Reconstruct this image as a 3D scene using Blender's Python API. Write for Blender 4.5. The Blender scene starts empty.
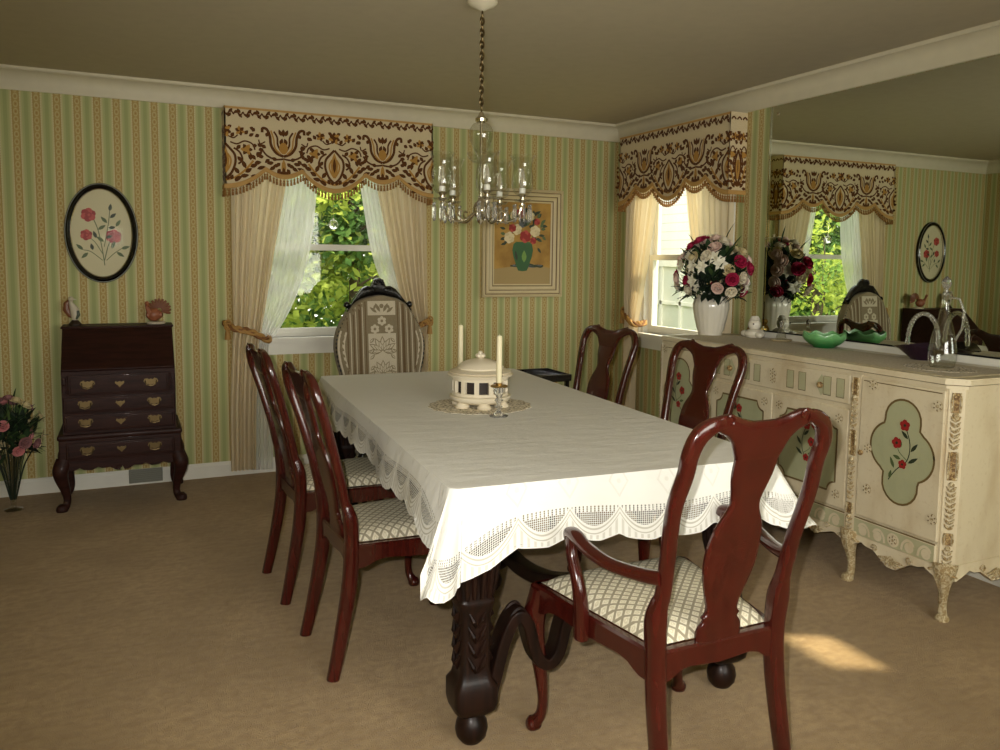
import bpy, bmesh, math, random
from mathutils import Vector, Matrix
random.seed(7)
PI = math.pi
SC = bpy.context.scene
COL = SC.collection

# ------------------------------------------------------------------ camera, world, sun, lamps, exposure
cam_data = bpy.data.cameras.new('camera')
cam = bpy.data.objects.new('camera', cam_data)
COL.objects.link(cam)
SC.camera = cam
cam_data.sensor_fit = 'HORIZONTAL'
cam_data.sensor_width = 36.0
cam_data.lens = 36.0 * 0.81189
cam_data.shift_x = -(514.07 - 500.0) / 1000.0
cam_data.shift_y = (337.52 - 375.0) / 1000.0
cam_data.clip_start = 0.05
CAM = Vector((-3.4391, -5.4273, 1.4015))
yaw, pitch, roll = 0.44184, 0.09405, 0.01274
fwd = Vector((math.sin(yaw) * math.cos(pitch), math.cos(yaw) * math.cos(pitch), -math.sin(pitch)))
rgt0 = Vector((math.cos(yaw), -math.sin(yaw), 0))
up0 = rgt0.cross(fwd)
rgt = math.cos(roll) * rgt0 + math.sin(roll) * up0
upv = -math.sin(roll) * rgt0 + math.cos(roll) * up0
cam.matrix_world = Matrix(((rgt.x, upv.x, -fwd.x, CAM.x), (rgt.y, upv.y, -fwd.y, CAM.y), (rgt.z, upv.z, -fwd.z, CAM.z), (0, 0, 0, 1)))

world = bpy.data.worlds.new('world')
SC.world = world
world.use_nodes = True
wbg = world.node_tree.nodes['Background']
wbg.inputs['Color'].default_value = (1.0, 0.98, 0.93, 1)
wbg.inputs['Strength'].default_value = 3.8

def lamp(name, kind, loc, energy, color, direction=None, **kw):
    d = bpy.data.lights.new(name, kind)
    d.energy = energy
    d.color = color
    for k, v in kw.items():
        setattr(d, k, v)
    o = bpy.data.objects.new(name, d)
    o.location = loc
    if direction is not None:
        o.rotation_euler = Vector(direction).to_track_quat('-Z', 'Y').to_euler()
    COL.objects.link(o)
    return o

sun = lamp('sun', 'SUN', (4, -6, 6), 10.0, (1.0, 0.88, 0.66), (-0.66, 0.33, -0.80), angle=0.035)
# the camera's own flash, just left of and above the lens
flash = lamp('camera_flash', 'SPOT', CAM + upv * 0.045 - rgt * 0.055, 218.0, (1.0, 0.96, 0.89), fwd - 0.05 * upv, shadow_soft_size=0.012, spot_size=math.radians(88), spot_blend=0.75)
# added fill lamp behind the camera, set inside the unseen rear window opening
rear_fill = lamp('rear_fill_lamp', 'AREA', (-1.95, -6.72, 1.5), 62.0, (1.0, 0.95, 0.86), (0, 1, 0.15), shape='RECTANGLE', size=2.2, size_y=1.3)

SC.view_settings.view_transform = 'Standard'
SC.view_settings.look = 'None'
SC.view_settings.gamma = 1.0
SC.view_settings.use_curve_mapping = False
SC.view_settings.exposure = 0.0
try:
    SC.cycles.use_denoising = True
    SC.cycles.sample_clamp_indirect = 6.0
    SC.cycles.max_bounces = 10
    SC.cycles.transparent_max_bounces = 24
    SC.cycles.caustics_reflective = False
    SC.cycles.caustics_refractive = False
except Exception:
    pass

# ------------------------------------------------------------------ material helpers
class V:
    """A node socket with arithmetic."""
    def __init__(self, nt, s):
        self.nt, self.s = nt, s
    def _op(self, op, *others, clamp=False):
        n = self.nt.nodes.new('ShaderNodeMath')
        n.operation = op
        n.use_clamp = clamp
        for i, o in enumerate((self,) + others):
            if isinstance(o, V):
                self.nt.links.new(o.s, n.inputs[i])
            else:
                n.inputs[i].default_value = float(o)
        return V(self.nt, n.outputs[0])
    def __add__(self, o): return self._op('ADD', o)
    __radd__ = __add__
    def __sub__(self, o): return self._op('SUBTRACT', o)
    def __rsub__(self, o): return (self * -1.0) + o
    def __mul__(self, o): return self._op('MULTIPLY', o)
    __rmul__ = __mul__
    def __truediv__(self, o): return self._op('DIVIDE', o)
    def frac(self): return self._op('FRACT')
    def abs(self): return self._op('ABSOLUTE')
    def gt(self, o): return self._op('GREATER_THAN', o)
    def lt(self, o): return self._op('LESS_THAN', o)
    def min(self, o): return self._op('MINIMUM', o)
    def max(self, o): return self._op('MAXIMUM', o)
    def pow(self, o): return self._op('POWER', o)
    def sqrt(self): return self._op('SQRT')
    def sin(self): return self._op('SINE')
    def floor(self): return self._op('FLOOR')
    def clamp(self): return self._op('ADD', 0.0, clamp=True)
    def ramp(self, a, b):
        """0 below a, 1 above b, smooth between."""
        n = self.nt.nodes.new('ShaderNodeMapRange')
        n.interpolation_type = 'SMOOTHSTEP'
        self.nt.links.new(self.s, n.inputs['Value'])
        n.inputs['From Min'].default_value = a
        n.inputs['From Max'].default_value = b
        return V(self.nt, n.outputs['Result'])

MATS = {}
def lin(c):
    """sRGB 0..255 triple to linear."""
    return tuple(((x / 255) / 12.92 if x / 255 <= 0.04045 else ((x / 255 + 0.055) / 1.055) ** 2.4) for x in c)

class Mat:
    def __init__(self, name, color=(200, 200, 200), rough=0.5, metal=0.0, spec=0.5, coat=0.0, trans=0.0, ior=1.45, alpha=1.0, emit=None, sheen=0.0):
        self.m = bpy.data.materials.new(name)
        self.m.use_nodes = True
        self.nt = self.m.node_tree
        self.b = self.nt.nodes['Principled BSDF']
        self.out = self.nt.nodes['Material Output']
        self.set('Base Color', lin(color) + (1,))
        self.set('Roughness', rough)
        self.set('Metallic', metal)
        self.set('Specular IOR Level', spec)
        self.set('Coat Weight', coat)
        self.set('Coat Roughness', 0.08)
        self.set('Transmission Weight', trans)
        self.set('IOR', ior)
        self.set('Alpha', alpha)
        if sheen:
            self.set('Sheen Weight', sheen)
        if emit:
            self.set('Emission Color', lin(emit[0]) + (1,))
            self.set('Emission Strength', emit[1])
        MATS[name] = self.m
        self._c = None
    def set(self, k, v):
        if k in self.b.inputs:
            self.b.inputs[k].default_value = v
    def link(self, k, v):
        self.nt.links.new(v.s if isinstance(v, V) else v, self.b.inputs[k])
    def node(self, t):
        return self.nt.nodes.new(t)
    def coords(self, kind='Object'):
        n = self.node('ShaderNodeTexCoord')
        return n.outputs[kind]
    def xyz(self, kind='Object'):
        s = self.node('ShaderNodeSeparateXYZ')
        self.nt.links.new(self.coords(kind), s.inputs[0])
        return tuple(V(self.nt, s.outputs[i]) for i in range(3))
    def noise(self, scale=5.0, detail=3.0, stretch=(1, 1, 1), kind='Object', rough=0.5, dist=0.0):
        mp = self.node('ShaderNodeMapping')
        mp.inputs['Scale'].default_value = stretch
        self.nt.links.new(self.coords(kind), mp.inputs['Vector'])
        n = self.node('ShaderNodeTexNoise')
        n.inputs['Scale'].default_value = scale
        n.inputs['Detail'].default_value = detail
        n.inputs['Roughness'].default_value = rough
        n.inputs['Distortion'].default_value = dist
        self.nt.links.new(mp.outputs[0], n.inputs['Vector'])
        return V(self.nt, n.outputs['Fac'])
    def col(self, c):
        n = self.node('ShaderNodeRGB')
        n.outputs[0].default_value = lin(c) + (1,)
        return n.outputs[0]
    def mix(self, f, a, b):
        n = self.node('ShaderNodeMix')
        n.data_type = 'RGBA'
        if isinstance(f, V):
            self.nt.links.new(f.s, n.inputs[0])
        else:
            n.inputs[0].default_value = f
        for idx, c in ((6, a), (7, b)):
            if isinstance(c, tuple):
                n.inputs[idx].default_value = lin(c) + (1,)
            else:
                self.nt.links.new(c, n.inputs[idx])
        return n.outputs[2]
    def bump(self, h, strength=0.3, dist=0.01):
        n = self.node('ShaderNodeBump')
        n.inputs['Strength'].default_value = strength
        n.inputs['Distance'].default_value = dist
        self.nt.links.new(h.s if isinstance(h, V) else h, n.inputs['Height'])
        self.nt.links.new(n.outputs[0], self.b.inputs['Normal'])
    def base(self, sock):
        self.nt.links.new(sock, self.b.inputs['Base Color'])

def wood(name, c1, c2, rough=0.25, coat=0.5, scale=9, stretch=(6, 6, 0.7), spec=0.5):
    m = Mat(name, c1, rough, spec=spec, coat=coat)
    n = m.noise(scale, 5, stretch, dist=0.6)
    m.base(m.mix(n.ramp(0.35, 0.7), c1, c2))
    return m

def clear(name, tint=(245, 250, 248), gloss=0.12, rough=0.02):
    """thin clear glass: mostly see-through with a glossy face."""
    m = Mat(name)
    nt = m.nt
    tr = m.node('ShaderNodeBsdfTransparent')
    tr.inputs[0].default_value = lin(tint) + (1,)
    gl = m.node('ShaderNodeBsdfGlossy')
    gl.inputs['Roughness'].default_value = rough
    fr = m.node('ShaderNodeLayerWeight')
    fr.inputs[0].default_value = 0.5
    f = (V(nt, fr.outputs['Facing']).pow(4.0) * 0.85 + (0.03 + gloss))._op('ADD', 0.0, clamp=True)
    mx = m.node('ShaderNodeMixShader')
    nt.links.new(f.s, mx.inputs[0])
    nt.links.new(tr.outputs[0], mx.inputs[1])
    nt.links.new(gl.outputs[0], mx.inputs[2])
    nt.links.new(mx.outputs[0], m.out.inputs['Surface'])
    return m

def translucent(name, c, tfac, transp=0.0, rough=0.9):
    """cloth that lets light through."""
    m = Mat(name)
    nt = m.nt
    df = m.node('ShaderNodeBsdfDiffuse'); df.inputs[0].default_value = lin(c) + (1,)
    tl = m.node('ShaderNodeBsdfTranslucent'); tl.inputs[0].default_value = lin(c) + (1,)
    mx = m.node('ShaderNodeMixShader'); mx.inputs[0].default_value = tfac
    nt.links.new(df.outputs[0], mx.inputs[1]); nt.links.new(tl.outputs[0], mx.inputs[2])
    last = mx
    if transp:
        tp = m.node('ShaderNodeBsdfTransparent')
        m2 = m.node('ShaderNodeMixShader'); m2.inputs[0].default_value = transp
        nt.links.new(mx.outputs[0], m2.inputs[1]); nt.links.new(tp.outputs[0], m2.inputs[2])
        last = m2
    nt.links.new(last.outputs[0], m.out.inputs['Surface'])
    return m

# ------------------------------------------------------------------ materials
def wallpaper(name, axis, off):
    m = Mat(name, rough=0.75, spec=0.3)
    x, y, z = m.xyz()
    a = x if axis == 'x' else y
    P = 0.1022
    s = ((a + (20.0 * P - off)) / P).frac()                 # 0.5 = centre of a gold band
    d = (s - 0.5).abs()
    t = (z / 0.042).frac() - 0.5
    base = m.mix((s - 0.0).abs().min((s - 1.0).abs()).ramp(0.07, 0.17), (160, 166, 112), (190, 186, 136))
    base = m.mix(d.ramp(0.27, 0.33) * (1.0 - d.ramp(0.36, 0.42)), base, (174, 177, 124))
    gold = m.mix(d.ramp(0.05, 0.2), (176, 153, 96), (168, 144, 88))
    ring = ((d / 0.10) * (d / 0.10) + (t / 0.36) * (t / 0.36)).sqrt()
    gold = m.mix((1.0 - (ring - 1.0).abs().ramp(0.1, 0.35)), gold, (192, 176, 124))
    gold = m.mix((1.0 - ring.ramp(0.15, 0.45)), gold, (158, 124, 76))
    f = 1.0 - d.ramp(0.185, 0.205)
    c = m.mix(f, base, gold)
    edge = (1.0 - (d - 0.205).abs().ramp(0.012, 0.03)) * ((z / 0.014).frac() - 0.5).abs().ramp(0.1, 0.2)
    c = m.mix(edge * 0.7, c, (216, 208, 170))
    m.base(c)
    return m
wallpaper('wallpaper_back', 'x', -3.995 + 0.0511 + 0.0)
wallpaper('wallpaper_right', 'y', -1.474 + 0.0511)

def carpet():
    m = Mat('carpet', (180, 150, 104), 0.95, spec=0.1, sheen=0.2)
    n1 = m.noise(2.2, 4)
    n2 = m.noise(260, 2)
    n3 = m.noise(38, 3)
    c = m.mix(n1.ramp(0.3, 0.7), (164, 138, 94), (190, 162, 116))
    n4 = m.noise(14, 5, (1, 2.2, 1))
    c = m.mix(n4.ramp(0.4, 0.7) * 0.45, c, (138, 110, 70))
    c = m.mix(n3.ramp(0.35, 0.75) * 0.5, c, (146, 116, 76))
    c = m.mix(n2.ramp(0.3, 0.7) * 0.45, c, (134, 106, 68))
    m.base(c)
    m.bump(n2 + n3 * 0.8 + n4 * 0.35, 0.75, 0.007)
carpet()
def paint(name, c, rough=0.6, n=14):
    m = Mat(name, c, rough, spec=0.35)
    h = m.noise(n, 4)
    m.base(m.mix(h.ramp(0.3, 0.75) * 0.3, c, tuple(int(v * 0.93) for v in c)))
    return m
paint('ceiling_paint', (188, 178, 152), 0.85)
paint('cornice_paint', (208, 200, 174), 0.5)
paint('white_trim', (228, 226, 214), 0.45)
paint('plain_wall', (190, 182, 132), 0.8)
wood('mahogany', (66, 19, 13), (54, 15, 10), 0.2, 0.5)
wood('carved_oak', (34, 18, 12), (18, 10, 7), 0.4, 0.05, spec=0.25)

wood('desk_wood', (52, 27, 21), (38, 19, 15), 0.5, 0.03, stretch=(0.8, 6, 6), spec=0.2)
Mat('brass', (176, 142, 84), 0.3, 1.0)
Mat('antique_brass', (104, 88, 60), 0.42, 1.0)
Mat('silver_metal', (214, 206, 190), 0.14, 1.0)
Mat('black_wood', (16, 14, 14), 0.25, coat=0.3)
Mat('black_metal', (20, 20, 20), 0.4)
Mat('black_lacquer', (12, 11, 12), 0.15, coat=0.5)
Mat('mirror_glass', (226, 232, 222), 0.004, 1.0)
clear('window_glass', (250, 251, 249), 0.0)
clear('clear_glass', (248, 249, 246), 0.10)
clear('picture_glass', (252, 252, 250), -0.022, 0.02)
Mat('crystal', (240, 240, 236), 0.03, trans=0.85, ior=1.5)
Mat('bulb_glass', (250, 246, 236), 0.05, trans=0.8)
Mat('candle_wax', (232, 222, 186), 0.5, spec=0.4)
Mat('white_plastic', (240, 238, 230), 0.4)
Mat('white_ceramic', (226, 220, 204), 0.22, coat=0.4)
Mat('cream_ceramic', (230, 219, 194), 0.3, coat=0.3)
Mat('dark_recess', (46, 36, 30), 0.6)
Mat('purple_glass', (36, 16, 38), 0.1, coat=0.6)
Mat('grey_metal', (120, 120, 108), 0.5, 0.3)
def green_glass():
    m = Mat('green_glass', (48, 138, 72), 0.35, coat=0.2)
    x, y, z = m.xyz()
    m.base(m.mix(z.ramp(0.0, 0.08), (26, 112, 52), (116, 178, 112)))
green_glass()
translucent('drape_cloth', (236, 222, 190), 0.3)
translucent('sheer_cloth', (248, 248, 244), 0.5, 0.26)
Mat('gold_rope', (164, 124, 62), 0.6)
Mat('dark_gold_rope', (120, 78, 36), 0.7)
Mat('tassel', (150, 108, 56), 0.8)
Mat('braid', (186, 146, 84), 0.75)
def cloth_m(name, c, c2, scale=300):
    m = Mat(name, c, 0.85, spec=0.2, sheen=0.1)
    n = m.noise(scale, 2)
    m.base(m.mix(n.ramp(0.35, 0.65) * 0.6, c, c2))
    return m
cloth_m('valance_cream', (212, 196, 160), (196, 178, 140))
cloth_m('brocade_brown', (96, 58, 26), (74, 42, 18))
cloth_m('brocade_gold', (182, 138, 70), (160, 116, 54))
cloth_m('tapestry_taupe', (140, 128, 102), (120, 106, 82))
cloth_m('tapestry_cream', (204, 194, 170), (184, 172, 148))
cloth_m('tapestry_brown', (112, 92, 66), (96, 78, 54))
cloth_m('runner_tan', (196, 182, 144), (170, 152, 112), 90)
def lattice():
    m = Mat('lattice_upholstery', (220, 210, 180), 0.7, spec=0.3)
    x, y, z = m.xyz()
    P = 0.034
    u = ((x + y * 1.0) / P + 40.0).frac()
    v = ((x - y * 1.0) / P + 40.0).frac()
    du, dv = (u - 0.5).abs(), (v - 0.5).abs()
    line = (du.ramp(0.33, 0.39)).max(dv.ramp(0.33, 0.39))
    r = (du * du + dv * dv).sqrt()
    flower = 1.0 - (r - 0.16).abs().ramp(0.03, 0.07)
    n = m.noise(120, 2)
    base = m.mix(n.ramp(0.3, 0.7), (232, 226, 204), (214, 206, 180))
    c = m.mix(line * 0.85, base, (136, 127, 104))
    c = m.mix(flower * 0.45, c, (180, 168, 132))
    m.base(c)
lattice()
def antique(name, c, dirt):
    m = Mat(name, c, 0.38, coat=0.15)
    n = m.noise(7, 5, (1, 1, 0.4))
    n2 = m.noise(60, 3)
    col = m.mix(n.ramp(0.45, 0.8) * 0.55, c, dirt)
    col = m.mix(n2.ramp(0.55, 0.8) * 0.3, col, dirt)
    m.base(col)
antique('antique_cream', (218, 206, 176), (178, 152, 108))
antique('antique_end', (218, 200, 156), (190, 164, 112))
def carved(name, c, dark, scale=75):
    m = Mat(name, c, 0.45)
    n = m.noise(scale, 3, dist=1.5)
    m.base(m.mix(n.ramp(0.42, 0.62), dark, c))
    m.bump(n, 0.8, 0.01)
carved('carved_cream', (212, 198, 162), (162, 138, 94))
carved('carved_gilt', (182, 154, 104), (116, 88, 52))
antique('sage_panel', (172, 174, 138), (154, 154, 118))
antique('sage_pale', (184, 182, 146), (166, 160, 122))
Mat('panel_line', (112, 92, 54), 0.4)
Mat('painted_red', (150, 36, 34), 0.5)
Mat('painted_rose', (186, 74, 66), 0.5)
Mat('painted_leaf', (84, 100, 62), 0.5)
Mat('painted_dark_leaf', (48, 58, 40), 0.5)
Mat('painted_cream', (222, 206, 166), 0.5)
Mat('painted_blue', (96, 100, 104), 0.5)
Mat('painted_green', (48, 92, 50), 0.4)
Mat('painted_light_green', (112, 150, 70), 0.4)
Mat('painted_ochre', (166, 142, 92), 0.5)
Mat('mat_board', (212, 204, 168), 0.6)
def canvas():
    m = Mat('canvas_ochre', (190, 160, 96), 0.6)
    x, y, z = m.xyz()
    n = m.noise(6, 4)
    c = m.mix(n.ramp(0.3, 0.7), (186, 146, 70), (146, 108, 44))
    c = m.mix(1.0 - z.ramp(-0.27, -0.17), c, (172, 148, 100))
    m.base(c)
canvas()
paint('frame_cream', (208, 192, 152), 0.45)
Mat('frame_line', (120, 98, 64), 0.5)
Mat('bird_brown', (112, 66, 40), 0.4)
Mat('bird_orange', (146, 88, 60), 0.4)
Mat('bird_white', (196, 186, 164), 0.4)
Mat('bird_green', (54, 66, 40), 0.4)
Mat('bird_dark', (46, 34, 28), 0.4)
Mat('leaf_green', (44, 66, 38), 0.6)
Mat('leaf_dark', (28, 42, 28), 0.6)
Mat('leaf_light', (88, 112, 62), 0.6)
Mat('rose_white', (232, 222, 196), 0.6)
Mat('rose_blush', (226, 196, 180), 0.6)
Mat('rose_magenta', (164, 26, 66), 0.6)
Mat('rose_mauve', (150, 104, 104), 0.6)
Mat('rose_pink', (204, 130, 130), 0.6)
Mat('rose_yellow', (214, 198, 150), 0.6)
Mat('lily_white', (238, 234, 214), 0.5)
def lace():
    m = Mat('lace_cloth', (232, 231, 224), 0.85, spec=0.15)
    s = m.node('ShaderNodeSeparateXYZ')
    uvn = m.node('ShaderNodeUVMap'); uvn.uv_map = 'UVMap'
    m.nt.links.new(uvn.outputs[0], s.inputs[0])
    u, v = V(m.nt, s.outputs[0]), V(m.nt, s.outputs[1])
    P = 0.16
    q = ((u / P).frac() - 0.5) * 2.0
    arc = q * q * 0.062 + 0.046
    net = v.gt(arc) * v.lt(0.106) * q.abs().lt(0.93)
    ck = ((u / 0.0062).frac() - 0.5).abs().max((v / 0.0062).frac()._op('SUBTRACT', 0.5).abs())
    tooth = v.gt(0.088) * ((u / 0.0125).frac() - 0.5).abs().lt(0.27)
    hole = net * ck.lt(0.36) * (1.0 - tooth)
    rib = (1.0 - (v - arc + 0.010).abs().ramp(0.001, 0.004)).max(1.0 - (v - arc + 0.024).abs().ramp(0.001, 0.003))
    fr = (((u / 0.02).frac() - 0.5).abs().lt(0.2)) * v.lt(arc - 0.03) * v.gt(0.004)
    # flower and heart emblems woven on the drop
    q2 = ((u / P + 0.5).frac() - 0.5) * P
    hx, hy = q2.abs(), (v - 0.175).abs()
    dia = hx / 0.030 + hy / 0.042
    hring = 1.0 - (dia - 1.0).abs().ramp(0.06, 0.16)
    heart = (hx * hx + hy * hy).sqrt()
    damp = (hring.max(1.0 - heart.ramp(0.004, 0.009))) * v.lt(0.24) * v.gt(0.12)
    n = m.noise(7, 4, (1, 3, 1))
    n2 = m.noise(500, 2)
    c = m.mix(rib.max(fr * 0.6).max(damp * 0.22)._op('ADD', 0.0, clamp=True) * 0.6, (233, 232, 225), (150, 142, 118))
    m.base(c)
    alpha = 1.0 - hole * 0.9
    m.link('Alpha', alpha)
    m.bump(n * 0.6 + n2 * 0.05 + damp * 0.06, 0.35, 0.02)
lace()
def doily():
    m = Mat('doily_lace', (216, 204, 176), 0.9)
    x, y, z = m.xyz()
    r = (x * x + y * y).sqrt()
    n = m.noise(90, 3)
    c = m.mix(n.ramp(0.4, 0.6), (228, 220, 200), (204, 190, 160))
    m.base(c)
    m.link('Alpha', 1.0 - n.ramp(0.52, 0.58) * r.gt(0.06) * 0.6)
doily()
translucent('tree_leaf', (118, 148, 78), 0.45)
translucent('tree_leaf_bright', (176, 190, 92), 0.5)
translucent('tree_leaf_deep', (78, 110, 58), 0.4)
Mat('bark', (70, 58, 44), 0.9)
paint('lawn', (112, 126, 62), 0.95)
def siding():
    m = Mat('white_siding', (240, 238, 228), 0.6)
    x, y, z = m.xyz()
    g = (z / 0.12).frac()
    m.base(m.mix(g.lt(0.1), (242, 240, 230), (206, 204, 196)))
siding()
Mat('house_pane', (206, 208, 194), 0.3)

# ------------------------------------------------------------------ mesh helpers
def cr(pts, sub=6):
    """Catmull-Rom through tuples of any size."""
    out = []
    n = len(pts)
    for i in range(n - 1):
        p0 = pts[max(i - 1, 0)]; p1 = pts[i]; p2 = pts[i + 1]; p3 = pts[min(i + 2, n - 1)]
        for k in range(sub):
            t = k / sub
            out.append(tuple(0.5 * (2 * b + (c - a) * t + (2 * a - 5 * b + 4 * c - d) * t * t + (3 * b - a - 3 * c + d) * t ** 3) for a, b, c, d in zip(p0, p1, p2, p3)))
    out.append(tuple(pts[-1]))
    return out

def interp(tab, x):
    """piecewise-linear table lookup: tab = [(x, y), ...]."""
    if x <= tab[0][0]: return tab[0][1]
    for (a, ya), (b, yb) in zip(tab, tab[1:]):
        if x <= b:
            return ya + (yb - ya) * (x - a) / (b - a)
    return tab[-1][1]

class MB:
    """A mesh under construction."""
    def __init__(self):
        self.v, self.f, self.mi, self.uv = [], [], [], {}
        self.mat = 0
        self.T = None
    def vert(self, p):
        p = Vector(p)
        if self.T is not None:
            p = self.T @ p
        self.v.append(p)
        return len(self.v) - 1
    def face(self, idx, mat=None):
        self.f.append(tuple(idx))
        self.mi.append(self.mat if mat is None else mat)
    def loft(self, rings, closed=True, caps=True, loop=False):
        ids = [[self.vert(p) for p in r] for r in rings]
        n = len(ids[0])
        pairs = list(zip(ids, ids[1:]))
        if loop: pairs.append((ids[-1], ids[0]))
        for a, b in pairs:
            for i in range(n if closed else n - 1):
                j = (i + 1) % n
                self.face((a[i], a[j], b[j], b[i]))
        if caps and closed and not loop:
            self.face(ids[0][::-1]); self.face(ids[-1])
        return ids
    def grid(self, fn, nu, nv, u0=0.0, u1=1.0, v0=0.0, v1=1.0):
        ids = [[self.vert(fn(u0 + (u1 - u0) * i / nu, v0 + (v1 - v0) * j / nv)) for i in range(nu + 1)] for j in range(nv + 1)]
        for j in range(nv):
            for i in range(nu):
                self.face((ids[j][i], ids[j][i + 1], ids[j + 1][i + 1], ids[j + 1][i]))
        return ids
    def box(self, a, b, bev=0.0):
        x0, x1 = sorted((a[0], b[0])); y0, y1 = sorted((a[1], b[1])); z0, z1 = sorted((a[2], b[2]))
        if bev <= 0:
            i = [self.vert(p) for p in ((x0, y0, z0), (x1, y0, z0), (x1, y1, z0), (x0, y1, z0), (x0, y0, z1), (x1, y0, z1), (x1, y1, z1), (x0, y1, z1))]
            for q in ((3, 2, 1, 0), (4, 5, 6, 7), (0, 1, 5, 4), (1, 2, 6, 5), (2, 3, 7, 6), (3, 0, 4, 7)):
                self.face([i[k] for k in q])
            return
        b_ = min(bev, (x1 - x0) / 2.01, (y1 - y0) / 2.01, (z1 - z0) / 2.01)
        def ring(z, s):
            xa, xb, ya, yb = x0 + s, x1 - s, y0 + s, y1 - s
            c = b_ - s if b_ > s else 0.0
            c = b_
            return [(xa + c, ya, z), (xb - c, ya, z), (xb, ya + c, z), (xb, yb - c, z), (xb - c, yb, z), (xa + c, yb, z), (xa, yb - c, z), (xa, ya + c, z)]
        self.loft([ring(z0, b_ * 0.7), ring(z0 + b_, 0), ring(z1 - b_, 0), ring(z1, b_ * 0.7)])
    def lathe(self, prof, n=24, c=(0, 0, 0), mod=None, caps=True):
        rings = []
        for r, z in prof:
            ring = []
            for k in range(n):
                a = 2 * PI * k / n
                rr = r * (mod(a, z) if mod else 1.0)
                ring.append((c[0] + rr * math.cos(a), c[1] + rr * math.sin(a), c[2] + z))
            rings.append(ring)
        self.loft(rings, caps=caps)
    def sweep(self, pts, secs, ref=(0, 1, 0), n=12, p=1.0, caps=True, loop=False):
        """sweep a superellipse (half sizes secs) along pts; first half size lies across ref."""
        P = [Vector(q) for q in pts]
        ref = Vector(ref)
        rings = []
        m = len(P)
        for i in range(m):
            if loop:
                t = P[(i + 1) % m] - P[(i - 1) % m]
            else:
                t = P[min(i + 1, m - 1)] - P[max(i - 1, 0)]
            t.normalize()
            side = t.cross(ref)
            if side.length < 1e-4: side = t.cross(Vector((1, 0, 0)))
            side.normalize()
            u2 = side.cross(t).normalized()
            w, d = secs[i] if isinstance(secs, list) else secs
            ring = []
            for k in range(n):
                a = 2 * PI * (k + 0.5) / n
                c, s = math.cos(a), math.sin(a)
                ring.append(P[i] + side * (w * math.copysign(abs(c) ** p, c)) + u2 * (d * math.copysign(abs(s) ** p, s)))
            rings.append(ring)
        self.loft(rings, caps=caps, loop=loop)
    def tube(self, pts, r, n=8, caps=True, loop=False):
        self.sweep(pts, [(r, r)] * len(pts) if not isinstance(r, list) else [(q, q) for q in r], (0.13, 0.21, 0.97), n, caps=caps, loop=loop)
    def ball(self, c, r, n=12, m=8, s=(1, 1, 1)):
        rings = []
        for j in range(1, m):
            a = PI * j / m
            rings.append([(c[0] + s[0] * r * math.sin(a) * math.cos(2 * PI * k / n), c[1] + s[1] * r * math.sin(a) * math.sin(2 * PI * k / n), c[2] - s[2] * r * math.cos(a)) for k in range(n)])
        ids = self.loft(rings, caps=False)
        b = self.vert((c[0], c[1], c[2] - s[2] * r)); t = self.vert((c[0], c[1], c[2] + s[2] * r))
        for k in range(n):
            self.face((b, ids[0][(k + 1) % n], ids[0][k])); self.face((t, ids[-1][k], ids[-1][(k + 1) % n]))
    def prism(self, poly, fn, d0, d1):
        """extrude a 2-D outline between depths; fn(u, v, d) -> point."""
        a = [self.vert(fn(u, v, d0)) for u, v in poly]
        b = [self.vert(fn(u, v, d1)) for u, v in poly]
        n = len(poly)
        self.face(a[::-1]); self.face(b)
        for i in range(n):
            self.face((a[i], a[(i + 1) % n], b[(i + 1) % n], b[i]))
    def build(self, name, mats, parent=None, loc=None, angle=40, smooth=True):
        me = bpy.data.meshes.new(name)
        me.from_pydata([tuple(p) for p in self.v], [], self.f)
        for m in (mats if isinstance(mats, (list, tuple)) else [mats]):
            me.materials.append(MATS[m])
        me.polygons.foreach_set('material_index', self.mi)
        bm = bmesh.new(); bm.from_mesh(me)
        bmesh.ops.recalc_face_normals(bm, faces=bm.faces)
        bm.to_mesh(me); bm.free()
        if smooth:
            me.polygons.foreach_set('use_smooth', [True] * len(me.polygons))
            me.set_sharp_from_angle(angle=math.radians(angle))
        me.update()
        o = bpy.data.objects.new(name, me)
        COL.objects.link(o)
        if smooth:
            wn = o.modifiers.new('weighted_normal', 'WEIGHTED_NORMAL')
            wn.keep_sharp = True
        if parent is not None: o.parent = parent
        if loc is not None: o.location = loc
        return o

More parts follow.
